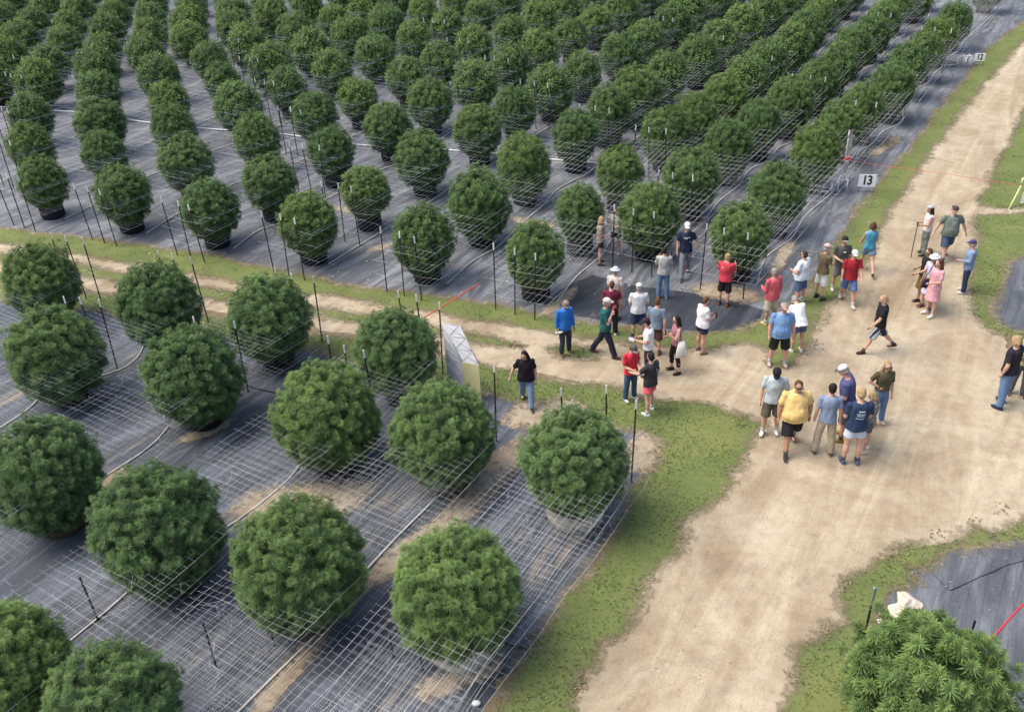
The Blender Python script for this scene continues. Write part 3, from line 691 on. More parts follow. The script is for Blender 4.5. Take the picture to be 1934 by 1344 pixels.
# ropes
hose(None, .017, M_red, 'red_rope', 'bright red rope stretched over the bottom right ground cover', 'rope', world=[G(1960, 1108, .9), G(1934, 1135, .85), G(1895, 1180, .8), G(1855, 1232, .7), G(1820, 1280, .6)], z=.8)
hose(None, .016, M_redpale, 'red_tape', 'orange red tape strung over the track beside the stakes', 'tape', world=[G(905, 535, 1.0), G(850, 570, 1.0), G(800, 600, 1.0)], z=1.0)
hose(None, .006, M_redpale, 'red_tape', 'thin red tape strung across the far road', 'tape', world=[G(1585, 300, .8), G(1660, 312, .8), G(1720, 320, .8), G(1800, 330, .8), G(1870, 342, .8), G(1930, 350, .8)], z=.8)
# ------------------------------------------------------------------ people
def remesh(bm, vox, name, mt, parent, disp=0, seed=0, flat=False):
    me = bpy.data.meshes.new(name); bm.to_mesh(me); bm.free()
    o = bpy.data.objects.new('tmp', me); COL.objects.link(o)
    r = o.modifiers.new('r', 'REMESH'); r.mode = 'VOXEL'; r.voxel_size = vox; r.use_smooth_shade = True
    s = o.modifiers.new('s', 'SMOOTH'); s.factor = .5; s.iterations = 2
    dg = bpy.context.evaluated_depsgraph_get(); m2 = bpy.data.meshes.new_from_object(o.evaluated_get(dg)); m2.name = name
    bpy.data.objects.remove(o); bpy.data.meshes.remove(me)
    if disp:
        n = len(m2.vertices); co = np.zeros(n * 3); no = np.zeros(n * 3)
        m2.vertices.foreach_get('co', co); m2.vertex_normals.foreach_get('vector', no)
        co = co.reshape(-1, 3); no = no.reshape(-1, 3)
        d = np.array([noise.noise(Vector((p[0] * 9 + seed, p[1] * 9, p[2] * 5))) + .5 * noise.noise(Vector((p[0] * 20, p[1] * 20 + seed, p[2] * 9))) for p in co])
        co += no * (d * disp)[:, None]; m2.vertices.foreach_set('co', co.ravel())
    m2.materials.clear(); m2.materials.append(mt)
    m2.polygons.foreach_set('use_smooth', [True] * len(m2.polygons))
    return link(name, m2, parent)

SKINS = [plain('skin_light', (.56, .33, .235), .6, .06), plain('skin_tan', (.42, .235, .155), .6, .06), plain('skin_pink', (.58, .30, .23), .6, .06)]
def cloth(name, col): return plain('cloth_' + name, col, .88, .16, 6)
HAIR = {'brown': (.05, .028, .018), 'dark': (.018, .012, .010), 'blond': (.34, .24, .12), 'grey': (.28, .26, .24), 'auburn': (.09, .04, .022)}
ARMS = {  # upper arm dir, forearm dir as (outward, forward, up)
    'down': ((.16, .02, -1), (.06, .22, -1)), 'downb': ((.18, -.12, -1), (.05, .05, -1)),
    'fwd': ((.14, .42, -.9), (.0, .7, -.75)), 'back': ((.16, -.45, -.85), (.05, -.15, -1)),
    'phone': ((.15, .30, -.9), (-.22, .75, .62)), 'hold': ((.10, .10, -1), (-.35, .9, -.05)),
    'face': ((.15, .35, -.9), (-.22, .32, .95)), 'akimbo': ((.55, -.15, -.8), (-.75, .35, -.35)),
    'out': ((.45, -.1, -.85), (.35, .15, -.9)), 'pocket': ((.25, -.12, -.95), (-.12, .28, -.9)),
    'stick': ((.15, .25, -.9), (.02, .95, .1)), 'reach': ((.15, .6, -.75), (-.1, .95, -.3))}
LEGS = {'stand': ((1, 2, 4), (-1, 2, 4)), 'wide': ((2, 3, 7), (-2, 3, 7)), 'walkL': ((22, 6, 2), (-20, 12, 2)), 'walkR': ((-20, 12, 2), (22, 6, 2)),
        'strideL': ((27, 4, 2), (-28, 16, 2)), 'easeR': ((-3, 2, 5), (10, 14, 5))}
def person(foot, head, hd, label, skin=0, g=1.0, top=None, bottom=None, hair='brown', long=0, hat=None, shoes=(.05, .05, .05), arms=('down', 'down'),
           legs='stand', lean=0, glasses=False, sleeve='short', blen='knee', print_=None, beard=None, belly=0, nod=8, fem=False, turn=0, group='people visiting the farm', group_on=True):
    p = G(*foot); H = max(1.52, min(1.93, height_of(foot, head) * 1.0)); k = H / 1.75
    t = thing('person', label, 'person', (p.x, p.y, .016), -R(hd), group)
    Tt = Matrix.Translation((0, 0, .93)) @ Matrix.Rotation(-R(lean), 4, 'X') @ Matrix.Translation((0, 0, -.93))
    ga = 1 + (g - 1) * .55; sx = (.165 if fem else .185) * (1 + (g - 1) * .35); hw = (1.05 if fem else 1.0)
    def torso(bm, inf, z0=.80, z1=1.47, sc=1.0, flare=0, M=Tt):
        prof = [(.80, .135 * hw, .105, 0), (.90, .165 * hw, .122, 0), (.98, .158 * hw, .118, 0), (1.08, .140, .108, 0), (1.20, .152, .115, 0), (1.30, .168, .120, 0), (1.38, .172, .108, -.004), (1.43, .145, .088, -.006), (1.47, .075, .062, -.004)]
        rs = []
        for z, rx, ry, yo in prof:
            gg = 1 + (g - 1) * math.exp(-((z - 1.05) / .28) ** 2) + (g - 1) * .35
            b = (belly + max(0, g - 1.1) * .25) * math.exp(-((z - 1.05) / .14) ** 2)
            rs.append([z, rx * gg, ry * gg + b * .5, yo + b * .5])
        if z0 < .8: rs = [[z0, rs[0][1] + flare, rs[0][2] + flare, 0]] + rs
        out = []
        for q in rs:
            if q[0] < z0 - 1e-6 or q[0] > z1 + 1e-6: continue
            out.append(((0, q[3], q[0]), q[1] + inf, q[2] + inf))
        if out[0][0][2] > z0 + .01 and z0 >= .8:
            out.insert(0, ((0, out[0][0][1], z0), out[0][1] + .006, out[0][2] + .006))
        loft(bm, out, M)
    # joints
    J = {}
    lp = LEGS[legs]
    for s, (thf, knee, outw) in zip((-1, 1), lp):
        hip = Vector((s * .085 * ga, 0, .90))
        d1 = Vector((s * math.sin(R(outw)), math.sin(R(thf)), -math.cos(R(thf)))).normalized(); kn = hip + d1 * .415
        a2 = thf - knee; d2 = Vector((s * math.sin(R(outw)) * .6, math.sin(R(a2)), -math.cos(R(a2)))).normalized(); an = kn + d2 * .41
        J['hip', s], J['kn', s], J['an', s] = hip, kn, an
    drop = min(J['an', -1].z, J['an', 1].z) - .075
    for s, side in ((-1, arms[0]), (1, arms[1])):
        u_, f_ = ARMS[side]
        sh = Tt @ Vector((s * sx, -.005, 1.405)); R3 = Tt.to_3x3() if lean < 30 else Matrix.Identity(3)
        du = R3 @ Vector((s * (u_[0] + (g - 1) * .35), u_[1], u_[2])).normalized(); el = sh + du * .285
        df = R3 @ Vector((s * f_[0], f_[1], f_[2])).normalized(); wr = el + df * .245
        J['sh', s], J['el', s], J['wr', s], J['df', s], J['du', s] = sh, el, wr, df, du
    Th = Tt @ Matrix.Translation((0, .005, 1.50)) @ Matrix.Rotation(-R(turn), 4, 'Z') @ Matrix.Rotation(-R(nod), 4, 'X') @ Matrix.Translation((0, 0, -1.50))
    off = Matrix.Scale(k, 4) @ Matrix.Translation((0, 0, -drop))
    def fin(bm): bmesh.ops.transform(bm, matrix=off, verts=bm.verts)
    SK = SKINS[skin]
    # body
    bm = bmesh.new(); torso(bm, -.010)
    tube(bm, [Tt @ Vector((0, -.01, 1.42)), Th @ Vector((0, .012, 1.56))], [.062, .052], 12)
    ball(bm, (0, .012, 1.645), (.074, .092, .098), Th); ball(bm, (0, .045, 1.585), (.052, .055, .052), Th)
    ball(bm, (0, .112, 1.62), (.012, .016, .020), Th, 8, 6)
    for s in (-1, 1): ball(bm, (s * .076, .005, 1.625), (.012, .020, .030), Th, 8, 6)
    for s in (-1, 1):
        ball(bm, J['sh', s] + Vector((-s * .012, 0, -.012)), .050 * ga)
        tube(bm, [J['sh', s], J['sh', s].lerp(J['el', s], .45), J['el', s]], [.044 * ga, .046 * ga, .040 * ga], 12)
        ball(bm, J['el', s], .040 * ga); tube(bm, [J['el', s], J['el', s].lerp(J['wr', s], .3), J['wr', s]], [.040 * ga, .041 * ga, .027], 12)
        ball(bm, J['wr', s] + J['df', s] * .045, .034)
        tube(bm, [J['hip', s], J['hip', s].lerp(J['kn', s], .5), J['kn', s]], [.088 * ga, .076 * ga, .056 * ga], 14)
        ball(bm, J['kn', s], .056 * ga)
        d = (J['an', s] - J['kn', s]); bk = Vector((0, -.018, 0))
        tube(bm, [J['kn', s], J['kn', s] + d * .32 + bk, J['kn', s] + d * .7 + bk * .3, J['an', s]], [.053 * ga, .058 * ga, .040 * ga, .034], 12)
        ball(bm, J['an', s], .037); ball(bm, J['an', s] + Vector((s * .008, .075, -.045)), (.038, .105, .030))
    fin(bm); body = remesh(bm, .0135 * k, 'body', SK, t)
    # hands joined to the body mesh
    hb = bmesh.new(); hb.from_mesh(body.data)
    for s in (-1, 1):
        o = J['wr', s]; d = J['df', s]; inw = Vector((-s, .35, 0)); inw = (inw - d * inw.dot(d)).normalized(); sd = d.cross(inw).normalized()
        if sd.y < 0 and abs(d.z) > .6: sd = -sd
        for q in range(4):
            ln = (.072, .080, .074, .058)[q]; r0 = o + d * .075 + sd * (.024 - .016 * q)
            tube(hb, [off @ r0, off @ (r0 + d * ln * .5 + inw * .006), off @ (r0 + d * ln * .85 + inw * .022)], [.0088, .0085, .007], 6)
        tube(hb, [off @ (o + d * .03 + sd * .026), off @ (o + d * .06 + sd * .048 + inw * .01), off @ (o + d * .09 + sd * .052 + inw * .022)], [.011, .010, .008], 6)
    hb.to_mesh(body.data); hb.free(); body.data.polygons.foreach_set('use_smooth', [True] * len(body.data.polygons))
    rs = random.Random(int(foot[0]))
    seed = rs.random() * 30
    # bottom
    bc, bname = bottom
    if blen != 'none':
        bm = bmesh.new(); fr = {'short': .55, 'knee': .98, 'long': 2.0, 'capri': 1.6}.get(blen, 0)
        if blen in ('skirt', 'dress'):
            torso(bm, .003, .84, .98); L = [((0, 0, .90), .175 * g, .135 * g), ((0, 0, .70), .19 * g, .155 * g), ((0, 0, .52), .215 * g, .185 * g)]; loft(bm, L[::-1])
        else:
            torso(bm, .002, .80, .98)
            for s in (-1, 1):
                hip, kn, an = J['hip', s], J['kn', s], J['an', s]; lo = .030 if blen != 'capri' else .008
                tight = .010 if blen == 'capri' else .022
                if fr <= 1.05: tube(bm, [hip, hip.lerp(kn, fr * .6), hip.lerp(kn, fr)], [.092 * ga, .088 * ga + .012, (.084 if fr < .9 else .074) * ga + lo], 14)
                else:
                    tube(bm, [hip, hip.lerp(kn, .5), kn], [.093 * ga, .080 * ga + tight * .7, .058 * ga + tight], 14); ball(bm, kn, .058 * ga + tight)
                    e = kn.lerp(an, min(1.0, fr - 1.0) * 1.0); tube(bm, [kn, kn.lerp(e, .5) - Vector((0, .012, 0)), e], [.058 * ga + tight, .054 * ga + tight, .044 + tight * 1.2], 14)
        fin(bm); remesh(bm, .0135 * k, bname, bc if not isinstance(bc, tuple) else cloth(bname, bc), t, .009, seed)
    # top
    tc, tname = top
    bm = bmesh.new(); z0 = {'tee': .86, 'tank': .90, 'crop': .98, 'jacket': .80, 'dress': .80, 'shirt': .82, 'hoodie': .84}.get(tname, .86)
    torso(bm, .024 if tname != 'jacket' else .030, z0, 1.47)
    if tname == 'dress':
        loft(bm, [((0, 0, .52), .215 * g, .185 * g), ((0, 0, .70), .19 * g, .155 * g), ((0, 0, .95), .175 * g, .135 * g)])
    if sleeve != 'none':
        for s in (-1, 1):
            sh, el, wr = J['sh', s], J['el', s], J['wr', s]; ball(bm, sh, .066 * ga)
            if sleeve == 'short': tube(bm, [sh, sh.lerp(el, .4), sh.lerp(el, .74)], [.061 * ga, .061 * ga, .064 * ga], 14)
            else:
                tube(bm, [sh, sh.lerp(el, .5), el], [.061 * ga, .058 * ga, .053 * ga], 14); ball(bm, el, .056 * ga)
                tube(bm, [el, el.lerp(wr, .5), el.lerp(wr, .95)], [.056 * ga, .052 * ga, .045 * ga], 14)
    fin(bm); remesh(bm, .0135 * k, {'tee': 'shirt', 'tank': 'tank_top', 'crop': 'shirt'}.get(tname, tname), cloth(tname, tc) if isinstance(tc, tuple) else tc, t, .015, seed + 5)
    # shoes
    for s in (-1, 1):
        an = J['an', s]; bm = bmesh.new(); lift = 0 if an.z - drop < .1 else (an.z - drop - .075)
        pit = Matrix.Translation(an) @ Matrix.Rotation(-min(.7, lift * 3), 4, 'X') @ Matrix.Rotation(-s * .15, 4, 'Z')
        ball(bm, (0, -.028, -.030), (.042, .050, .046), pit, 12, 8); ball(bm, (0, .075, -.042), (.047, .105, .034), pit, 12, 8)
        ball(bm, (0, .01, -.005), (.040, .050, .045), pit, 12, 8)
        loft(bm, [((0, .035, -.078), .040, .125), ((0, .035, -.058), .046, .132)], pit, 14)
        fin(bm); remesh(bm, .010, 'shoe', cloth('shoe', shoes), t)
        if blen in ('knee', 'short') and not fem and skin != 3:
            bm = bmesh.new(); e = an.lerp(J['kn', s], .22); tube(bm, [an, e], [.040, .046 * ga], 12); fin(bm); from_bm('sock', bm, cloth('sock', (.45, .45, .45) if sum(shoes) > .6 else (.07, .07, .07)), t)
    # hair
    hcol = HAIR.get(hair, HAIR['brown']); HM = plain('hair_' + hair, hcol, .75, .3, 30)
    bm = bmesh.new()
    ball(bm, (0, -.012, 1.668), (.083, .092, .092), Th)
    ball(bm, (0, -.030, 1.620), (.080, .075, .085), Th)
    if long:
        loft(bm, [((0, -.075, 1.62 - long), .07, .03), ((0, -.07, 1.62 - long * .6), .105, .045), ((0, -.05, 1.58), .098, .062), ((0, -.03, 1.66), .080, .080)], Th)
        for s in (-1, 1): tube(bm, [Th @ Vector((s * .070, .0, 1.66)), Th @ Vector((s * .088, .01, 1.56)), Th @ Vector((s * .095, .03, 1.62 - long * .75))], [.022, .030, .016], 8)
    fin(bm); remesh(bm, .010 * k, 'hair', HM, t, .010, seed)
    if beard:
        bm = bmesh.new(); ball(bm, (0, .058, 1.565), (.050, .050, .052), Th); ball(bm, (0, .07, 1.535), (.032, .034, .045), Th); fin(bm); remesh(bm, .009, 'beard', plain('hair_' + beard, HAIR[beard], .8, .3, 30), t)
    for s in (-1, 1):
        if glasses: continue
        bm = bmesh.new(); ball(bm, (s * .030, .094, 1.642), (.012, .007, .007), Th, 8, 6); fin(bm); from_bm('eye', bm, plain('eye', (.03, .02, .018), .3), t)
    bm = bmesh.new(); ball(bm, (0, .098, 1.580), (.024, .008, .006), Th, 8, 6); fin(bm); from_bm('mouth', bm, plain('lips', (.30, .10, .09), .5), t)
    if glasses:
        bm = bmesh.new(); box(bm, (0, .103, 1.645), (.128, .012, .032), Th, .004)
        for s in (-1, 1): box(bm, (s * .078, .055, 1.647), (.006, .10, .010), Th)
        fin(bm); from_bm('sunglasses', bm, plain('glasses', (.012, .012, .014), .2), t)
    if hat:
        kind, col = hat[0], hat[1]; HMt = cloth('hat_' + kind, col); bm = bmesh.new(); n = 18
        dome = [((0, .0, 1.690 if kind != 'visor' else 1.685), .092, .106), ((0, .0, 1.720), .090, .103), ((0, -.002, 1.752), .072, .084), ((0, -.004, 1.772), .040, .048), ((0, -.004, 1.778), .008, .010)]
        loft(bm, dome if kind != 'visor' else dome[:2], Th, n); fin(bm); ho = from_bm('hat', bm, HMt, t)
        bm = bmesh.new()
        if kind in ('cap', 'visor', 'capback'):
            sgn = -1 if kind == 'capback' else 1
            loft(bm, [((0, sgn * .095, 1.688), .070, .085), ((0, sgn * .095, 1.696), .070, .085)], Th, n)
        else: loft(bm, [((0, 0, 1.680), .165, .175), ((0, 0, 1.698), .100, .112)], Th, n)
        fin(bm); from_bm('brim', bm, cloth('brim', hat[2] if len(hat) > 2 else col), ho)
    # printed mark on the chest or back
    if print_:
        side, rows, pc = print_; bm = bmesh.new(); sg = 1 if side == 'chest' else -1
        for wd, zz, xx, hh in rows:
            yy = .12 * (1 + (g - 1) * .9) + .031 + (max(0, g - 1.1) * .1 if side == 'chest' else 0)
            segs = 6
            for q in range(segs):
                x0 = xx + wd * (q / segs - .5) + wd / segs / 2
                box(bm, (x0, sg * (yy - abs(x0) * abs(x0) * 3.2 - .004), zz), (wd / segs * .8, .012, hh), Tt)
        fin(bm); from_bm('shirt_print', bm, cloth('print', pc), t)
    return t, J, off, Th, Tt, k
def held(pr, s, name, label, build, mt):
    """an object in a person's hand: built in the person's frame, then placed in the world as its own thing"""
    t, J, off = pr[0], pr[1], pr[2]
    bm = bmesh.new(); w = off @ (J['wr', s] + J['df', s] * .10); build(bm, w)
    bmesh.ops.translate(bm, vec=-w, verts=bm.verts)
    o = from_bm(name, bm, mt); M = Matrix.Translation(t.location) @ Matrix.Rotation(t.rotation_euler.z, 4, 'Z')
    o.location = M @ w; o.rotation_euler = (0, 0, t.rotation_euler.z); prop(o, label, name.replace('_', ' ')); return o
W_ = (.72, .72, .72); JN = (.12, .20, .33); BK = (.016, .016, .018); NV = (.018, .026, .058)
def stripes():
    mt, nt, b = mat_new('striped_cloth'); tc = nt.nodes.new('ShaderNodeTexCoord'); wv = nt.nodes.new('ShaderNodeTexWave'); wv.inputs['Scale'].default_value = 4.2; wv.bands_direction = 'X'
    nt.links.new(tc.outputs['Object'], wv.inputs['Vector']); nt.links.new(ramp(nt, wv.outputs['Fac'], [(.66, (.02, .03, .055)), (.74, (.5, .5, .52))]), b.inputs['Base Color']); b.inputs['Roughness'].default_value = .9; return mt
def floral(name, a, b_, sc=26):
    mt, nt, b = mat_new(name); tc = nt.nodes.new('ShaderNodeTexCoord'); nt.links.new(ramp(nt, nz(nt, tc.outputs['Object'], sc, 2), [(.42, a), (.55, b_)]), b.inputs['Base Color']); b.inputs['Roughness'].default_value = .9; return mt
P_ = {}
P_['yellow'] = person((1490, 850), (1498, 716), 185, 'heavy man in yellow shirt and black shorts walking toward the camera', 1, 1.42, ((.72, .50, .20), 'tee'), ((.02, .018, .022), 'shorts'), 'auburn', glasses=True, shoes=(.035, .03, .028), arms=('downb', 'down'), legs='walkR', belly=.03)
person((1452, 818), (1459, 692), 196, 'man in pale grey shirt, black cap and khaki shorts looking down', 0, 1.08, ((.42, .49, .52), 'tee'), ((.11, .10, .075), 'shorts'), 'dark', hat=('cap', BK), shoes=W_, arms=('pocket', 'down'), legs='easeR', nod=32, beard='grey')
person((1552, 856), (1561, 728), 8, 'slim man in grey blue shirt and tan trousers seen from behind', 0, .98, ((.22, .28, .40), 'tee'), ((.40, .34, .25), 'trousers'), 'dark', shoes=(.13, .075, .04), arms=('down', 'downb'), blen='long', legs='wide')
person((1588, 828), (1606, 693), 296, 'man in white cap and navy polo leaning over the group', 2, 1.12, ((.075, .085, .20), 'shirt'), ((.09, .09, .10), 'shorts'), 'grey', hat=('cap', (.62, .62, .62), (.10, .10, .12)), shoes=(.25, .20, .05), arms=('hold', 'akimbo'), lean=8, nod=25)
person((1604, 874), (1613, 738), 4, 'person in navy printed shirt and pale shorts seen from behind', 0, 1.12, ((.025, .045, .095), 'tee'), ((.52, .58, .66), 'shorts'), 'blond', shoes=(.075, .095, .17), arms=('hold', 'hold'), nod=22,
       print_=('back', [(.12, 1.34, 0, .030), (.17, 1.28, 0, .018), (.15, 1.24, 0, .020), (.19, 1.18, 0, .016)], (.42, .50, .60)), blen='short')
person((1631, 852), (1636, 745), 300, 'woman with headband and dark bag behind the navy printed shirt', 0, .98, (floral('floral_dark', (.06, .05, .06), (.30, .30, .27)), 'tee'), ((.10, .10, .11), 'shorts'), 'blond', long=.12, shoes=(.62, .58, .48), arms=('hold', 'down'), fem=True, blen='short', nod=20)
person((1653, 800), (1661, 683), 182, 'woman with long blond hair, sunglasses, olive shirt and jeans', 0, .95, ((.085, .075, .042), 'crop'), (JN, 'jeans'), 'blond', long=.30, glasses=True, shoes=(.5, .45, .38), arms=('down', 'akimbo'), fem=True, blen='long', legs='easeR')
P_['walker'] = person((1652, 664), (1663, 553), 275, 'person in black shirt and striped long shorts striding across the road', 0, 1.02, ((.014, .014, .018), 'tee'), (stripes(), 'shorts'), 'blond', long=.08, shoes=(.05, .03, .02), arms=('fwd', 'back'), legs='strideL', blen='knee', print_=('chest', [(.04, 1.33, .06, .035)], W_))
person((1888, 766), (1906, 636), 325, 'blond person in black shirt and jeans at the right edge', 0, 1.10, ((.020, .018, .026), 'tee'), (JN, 'jeans'), 'blond', shoes=(.03, .04, .09), arms=('pocket', 'akimbo'), blen='long', legs='easeR', long=.06, nod=12,
       print_=('back', [(.05, 1.36, .05, .06), (.06, 1.29, .05, .04)], (.45, .60, .15)))
person((1918, 745), (1921, 626), 205, 'man in black cap and pale yellow shirt behind the blond person', 0, 1.05, ((.45, .45, .20), 'tee'), ((.10, .11, .13), 'trousers'), 'dark', hat=('cap', BK), blen='long', arms=('hold', 'hold'))
person((1467, 690), (1473, 573), 184, 'stout man in steel blue shirt and black shorts facing the camera', 2, 1.28, ((.16, .29, .50), 'tee'), (BK, 'shorts'), 'grey', glasses=True, shoes=(.40, .36, .34), arms=('down', 'down'), legs='wide', belly=.02, hat=('visor', (.45, .28, .24)))
person((1503, 664), (1511, 566), 350, 'woman in white top and denim shorts bending over', 0, 1.15, ((.76, .76, .78), 'shirt'), ((.085, .12, .22), 'shorts'), 'grey', shoes=(.55, .55, .52), arms=('hold', 'hold'), lean=34, fem=True, blen='short', nod=35)
person((1508, 572), (1515, 478), 318, 'big man in pale blue striped shirt and blue shorts', 2, 1.42, (floral('pale_stripe', (.48, .60, .68), (.68, .72, .75), 12), 'tee'), ((.07, .12, .22), 'shorts'), 'brown', glasses=True, arms=('hold', 'pocket'), belly=.04, shoes=(.3, .28, .25))
person((1452, 612), (1468, 508), 335, 'grey haired man in coral long sleeved shirt and beige shorts', 1, 1.18, ((.52, .10, .12), 'shirt'), ((.45, .40, .30), 'shorts'), 'grey', sleeve='long', arms=('hold', 'down'), shoes=(.50, .42, .15))
person((1546, 565), (1554, 463), 62, 'man in brown shirt and white shorts with hand at his face', 0, 1.0, ((.13, .10, .06), 'tee'), ((.66, .66, .64), 'shorts'), 'grey', hat=('cap', (.52, .40, .36)), arms=('face', 'hold'), shoes=(.03, .03, .03), turn=20)
person((1580, 548), (1585, 449), 180, 'man in dark grey shirt with small white mark, black cap', 0, 1.12, ((.085, .088, .085), 'tee'), ((.20, .20, .18), 'shorts'), 'dark', hat=('cap', BK, (.3, .3, .3)), glasses=True, arms=('down', 'hold'), shoes=(.55, .52, .52), print_=('chest', [(.07, 1.32, 0, .05)], W_))
person((1598, 573), (1605, 471), 186, 'man in dark red shirt, white cap and blue shorts walking', 2, 1.08, ((.30, .018, .03), 'tee'), ((.085, .14, .30), 'shorts'), 'grey', hat=('cap', W_), arms=('fwd', 'down'), shoes=(.5, .5, .5), legs='walkL')
person((1634, 514), (1637, 417), 8, 'woman in blue tank top and denim shorts walking away', 0, .96, ((.07, .27, .40), 'tank'), ((.12, .20, .33), 'shorts'), 'auburn', long=.10, sleeve='none', arms=('fwd', 'hold'), legs='strideL', shoes=(.06, .03, .02), fem=True, blen='short')
P_['stick'] = person((1741, 481), (1747, 390), 278, 'woman in white tank top leaning on a walking stick', 1, 1.05, ((.66, .60, .62), 'tank'), (floral('green_camo', (.10, .13, .12), (.22, .24, .20), 9), 'trousers'), 'dark', long=.25, hat=('capback', (.42, .42, .44)), sleeve='none', arms=('stick', 'hold'), blen='long', fem=True)
person((1782, 490), (1790, 389), 186, 'large bearded man in grey green shirt and denim shorts', 0, 1.32, ((.14, .17, .14), 'tee'), ((.06, .09, .15), 'shorts'), 'grey', hat=('capback', (.06, .05, .05)), beard='grey', arms=('out', 'out'), legs='walkR', shoes=(.05, .03, .025), print_=('chest', [(.15, 1.33, 0, .03), (.13, 1.28, 0, .03), (.10, 1.24, 0, .02)], (.42, .44, .40)), belly=.03)
person((1817, 552), (1823, 460), 292, 'man in pale denim jacket, navy cap and navy trousers', 0, 1.02, ((.19, .27, .40), 'jacket'), ((.030, .038, .085), 'trousers'), 'grey', hat=('cap', (.05, .055, .14)), sleeve='long', arms=('hold', 'pocket'), blen='long', shoes=(.55, .55, .55))
person((1735, 574), (1744, 470), 262, 'woman in black top and dark gold skirt beside the white hat', 1, 1.0, (BK, 'tank'), ((.13, .085, .025), 'skirt'), 'auburn', sleeve='none', arms=('reach', 'hold'), shoes=(.04, .02, .015), fem=True, blen='skirt', glasses=True)
person((1746, 583), (1757, 481), 238, 'woman in lavender dress and white hat', 1, 1.0, ((.50, .50, .66), 'dress'), ((.5, .5, .66), 'shorts'), 'auburn', hat=('bucket', W_), arms=('hold', 'down'), shoes=(.12, .05, .04), fem=True, blen='none')
person((1753, 596), (1764, 491), 252, 'woman in pink dress with long brown hair', 0, 1.02, ((.62, .33, .37), 'dress'), ((.6, .3, .35), 'shorts'), 'auburn', long=.26, arms=('hold', 'down'), shoes=(.72, .66, .60), fem=True, blen='none')
P_['red'] = person((1366, 577), (1367, 480), 30, 'man in red shirt photographing the corner bush', 0, 1.10, ((.52, .05, .07), 'tee'), ((.022, .018, .018), 'shorts'), 'blond', arms=('phone', 'phone'), shoes=(.22, .03, .03), print_=('back', [(.04, 1.34, -.08, .05), (.04, 1.26, -.08, .05)], (.65, .62, .62)))
person((1292, 523), (1290, 419), 184, 'young man in navy shirt and white cap walking from between the bushes', 0, 1.0, (NV, 'tee'), ((.20, .21, .24), 'trousers'), 'auburn', hat=('cap', (.68, .70, .74)), arms=('out', 'down'), legs='walkR', blen='long', shoes=(.05, .05, .06), print_=('chest', [(.20, 1.345, 0, .020), (.10, 1.315, .03, .026)], (.45, .48, .55)))
P_['jeans'] = person((1251, 563), (1254, 470), 14, 'man in grey shirt and jeans photographing the bushes', 0, 1.05, ((.38, .38, .36), 'tee'), (JN, 'jeans'), 'dark', arms=('phone', 'phone'), blen='long', shoes=(.3, .28, .24))
person((1134, 499), (1137, 423), 95, 'blond woman in beige patterned dress half behind a stake', 0, 1.0, (floral('beige_floral', (.20, .16, .12), (.36, .31, .25)), 'tee'), ((.035, .028, .028), 'shorts'), 'blond', long=.16, arms=('down', 'hold'), shoes=(.06, .04, .04), fem=True, blen='short')
person((1162, 480), (1161, 397), 205, 'woman in pale green and white top between two bushes', 0, .98, (floral('green_white', (.38, .42, .32), (.60, .58, .50), 14), 'tee'), ((.03, .03, .05), 'shorts'), 'auburn', arms=('hold', 'akimbo'), shoes=(.5, .4, .36), fem=True, blen='short')
person((1160, 603), (1156, 509), 25, 'person in white sun hat and pale pink shirt behind the maroon shirt', 0, 1.0, (floral('pink_white', (.62, .44, .40), (.70, .66, .64), 10), 'tee'), ((.3, .28, .25), 'shorts'), 'grey', hat=('bucket', (.60, .64, .66)), arms=('hold', 'down'))
person((1154, 631), (1150, 535), 8, 'man in maroon shirt and black trousers seen from behind', 0, 1.12, ((.13, .018, .035), 'tee'), (BK, 'trousers'), 'auburn', arms=('hold', 'down'), blen='long', shoes=(.6, .6, .6))
person((1143, 672), (1147, 562), 105, 'man in dark green shirt and white cap striding along the track', 2, 1.08, ((.018, .10, .10), 'tee'), ((.022, .022, .045), 'jeans'), 'grey', hat=('cap', (.62, .55, .48)), arms=('face', 'face'), legs='walkR', blen='long', shoes=(.09, .045, .03))
P_['jacket'] = person((1068, 668), (1067, 566), 158, 'man in bright blue jacket and grey trousers holding white paper', 1, 1.02, ((.025, .16, .52), 'jacket'), ((.035, .045, .060), 'trousers'), 'grey', hat=('cap', (.22, .17, .16)), sleeve='long', arms=('down', 'downb'), blen='long', shoes=(.10, .06, .045), nod=25, legs='easeR')
person((1204, 638), (1207, 538), 4, 'man in white shirt, white cap and navy shorts seen from behind', 0, 1.18, ((.60, .62, .64), 'tee'), ((.030, .045, .11), 'shorts'), 'grey', hat=('cap', W_), arms=('hold', 'hold'))
person((1236, 668), (1232, 571), 25, 'person in slate blue shirt and brown shorts behind the white shirt', 2, 1.12, ((.16, .21, .27), 'tee'), ((.10, .045, .04), 'shorts'), 'auburn', arms=('hold', 'downb'), shoes=(.12, .08, .06), lean=8)
P_['white'] = person((1222, 708), (1221, 603), 282, 'man in plain white shirt and dark cap reading a paper', 2, 1.0, ((.76, .76, .77), 'tee'), ((.03, .03, .045), 'trousers'), 'dark', hat=('cap', (.03, .022, .035)), arms=('hold', 'hold'), blen='long', nod=25)
P_['redt'] = person((1190, 755), (1191, 650), 152, 'man in bright red shirt, grey visor and jeans', 0, 1.05, ((.60, .035, .055), 'tee'), ((.05, .10, .16), 'jeans'), 'dark', hat=('cap', (.09, .08, .08), (.42, .38, .34)), arms=('hold', 'hold'), blen='long', shoes=(.6, .6, .6), nod=30)
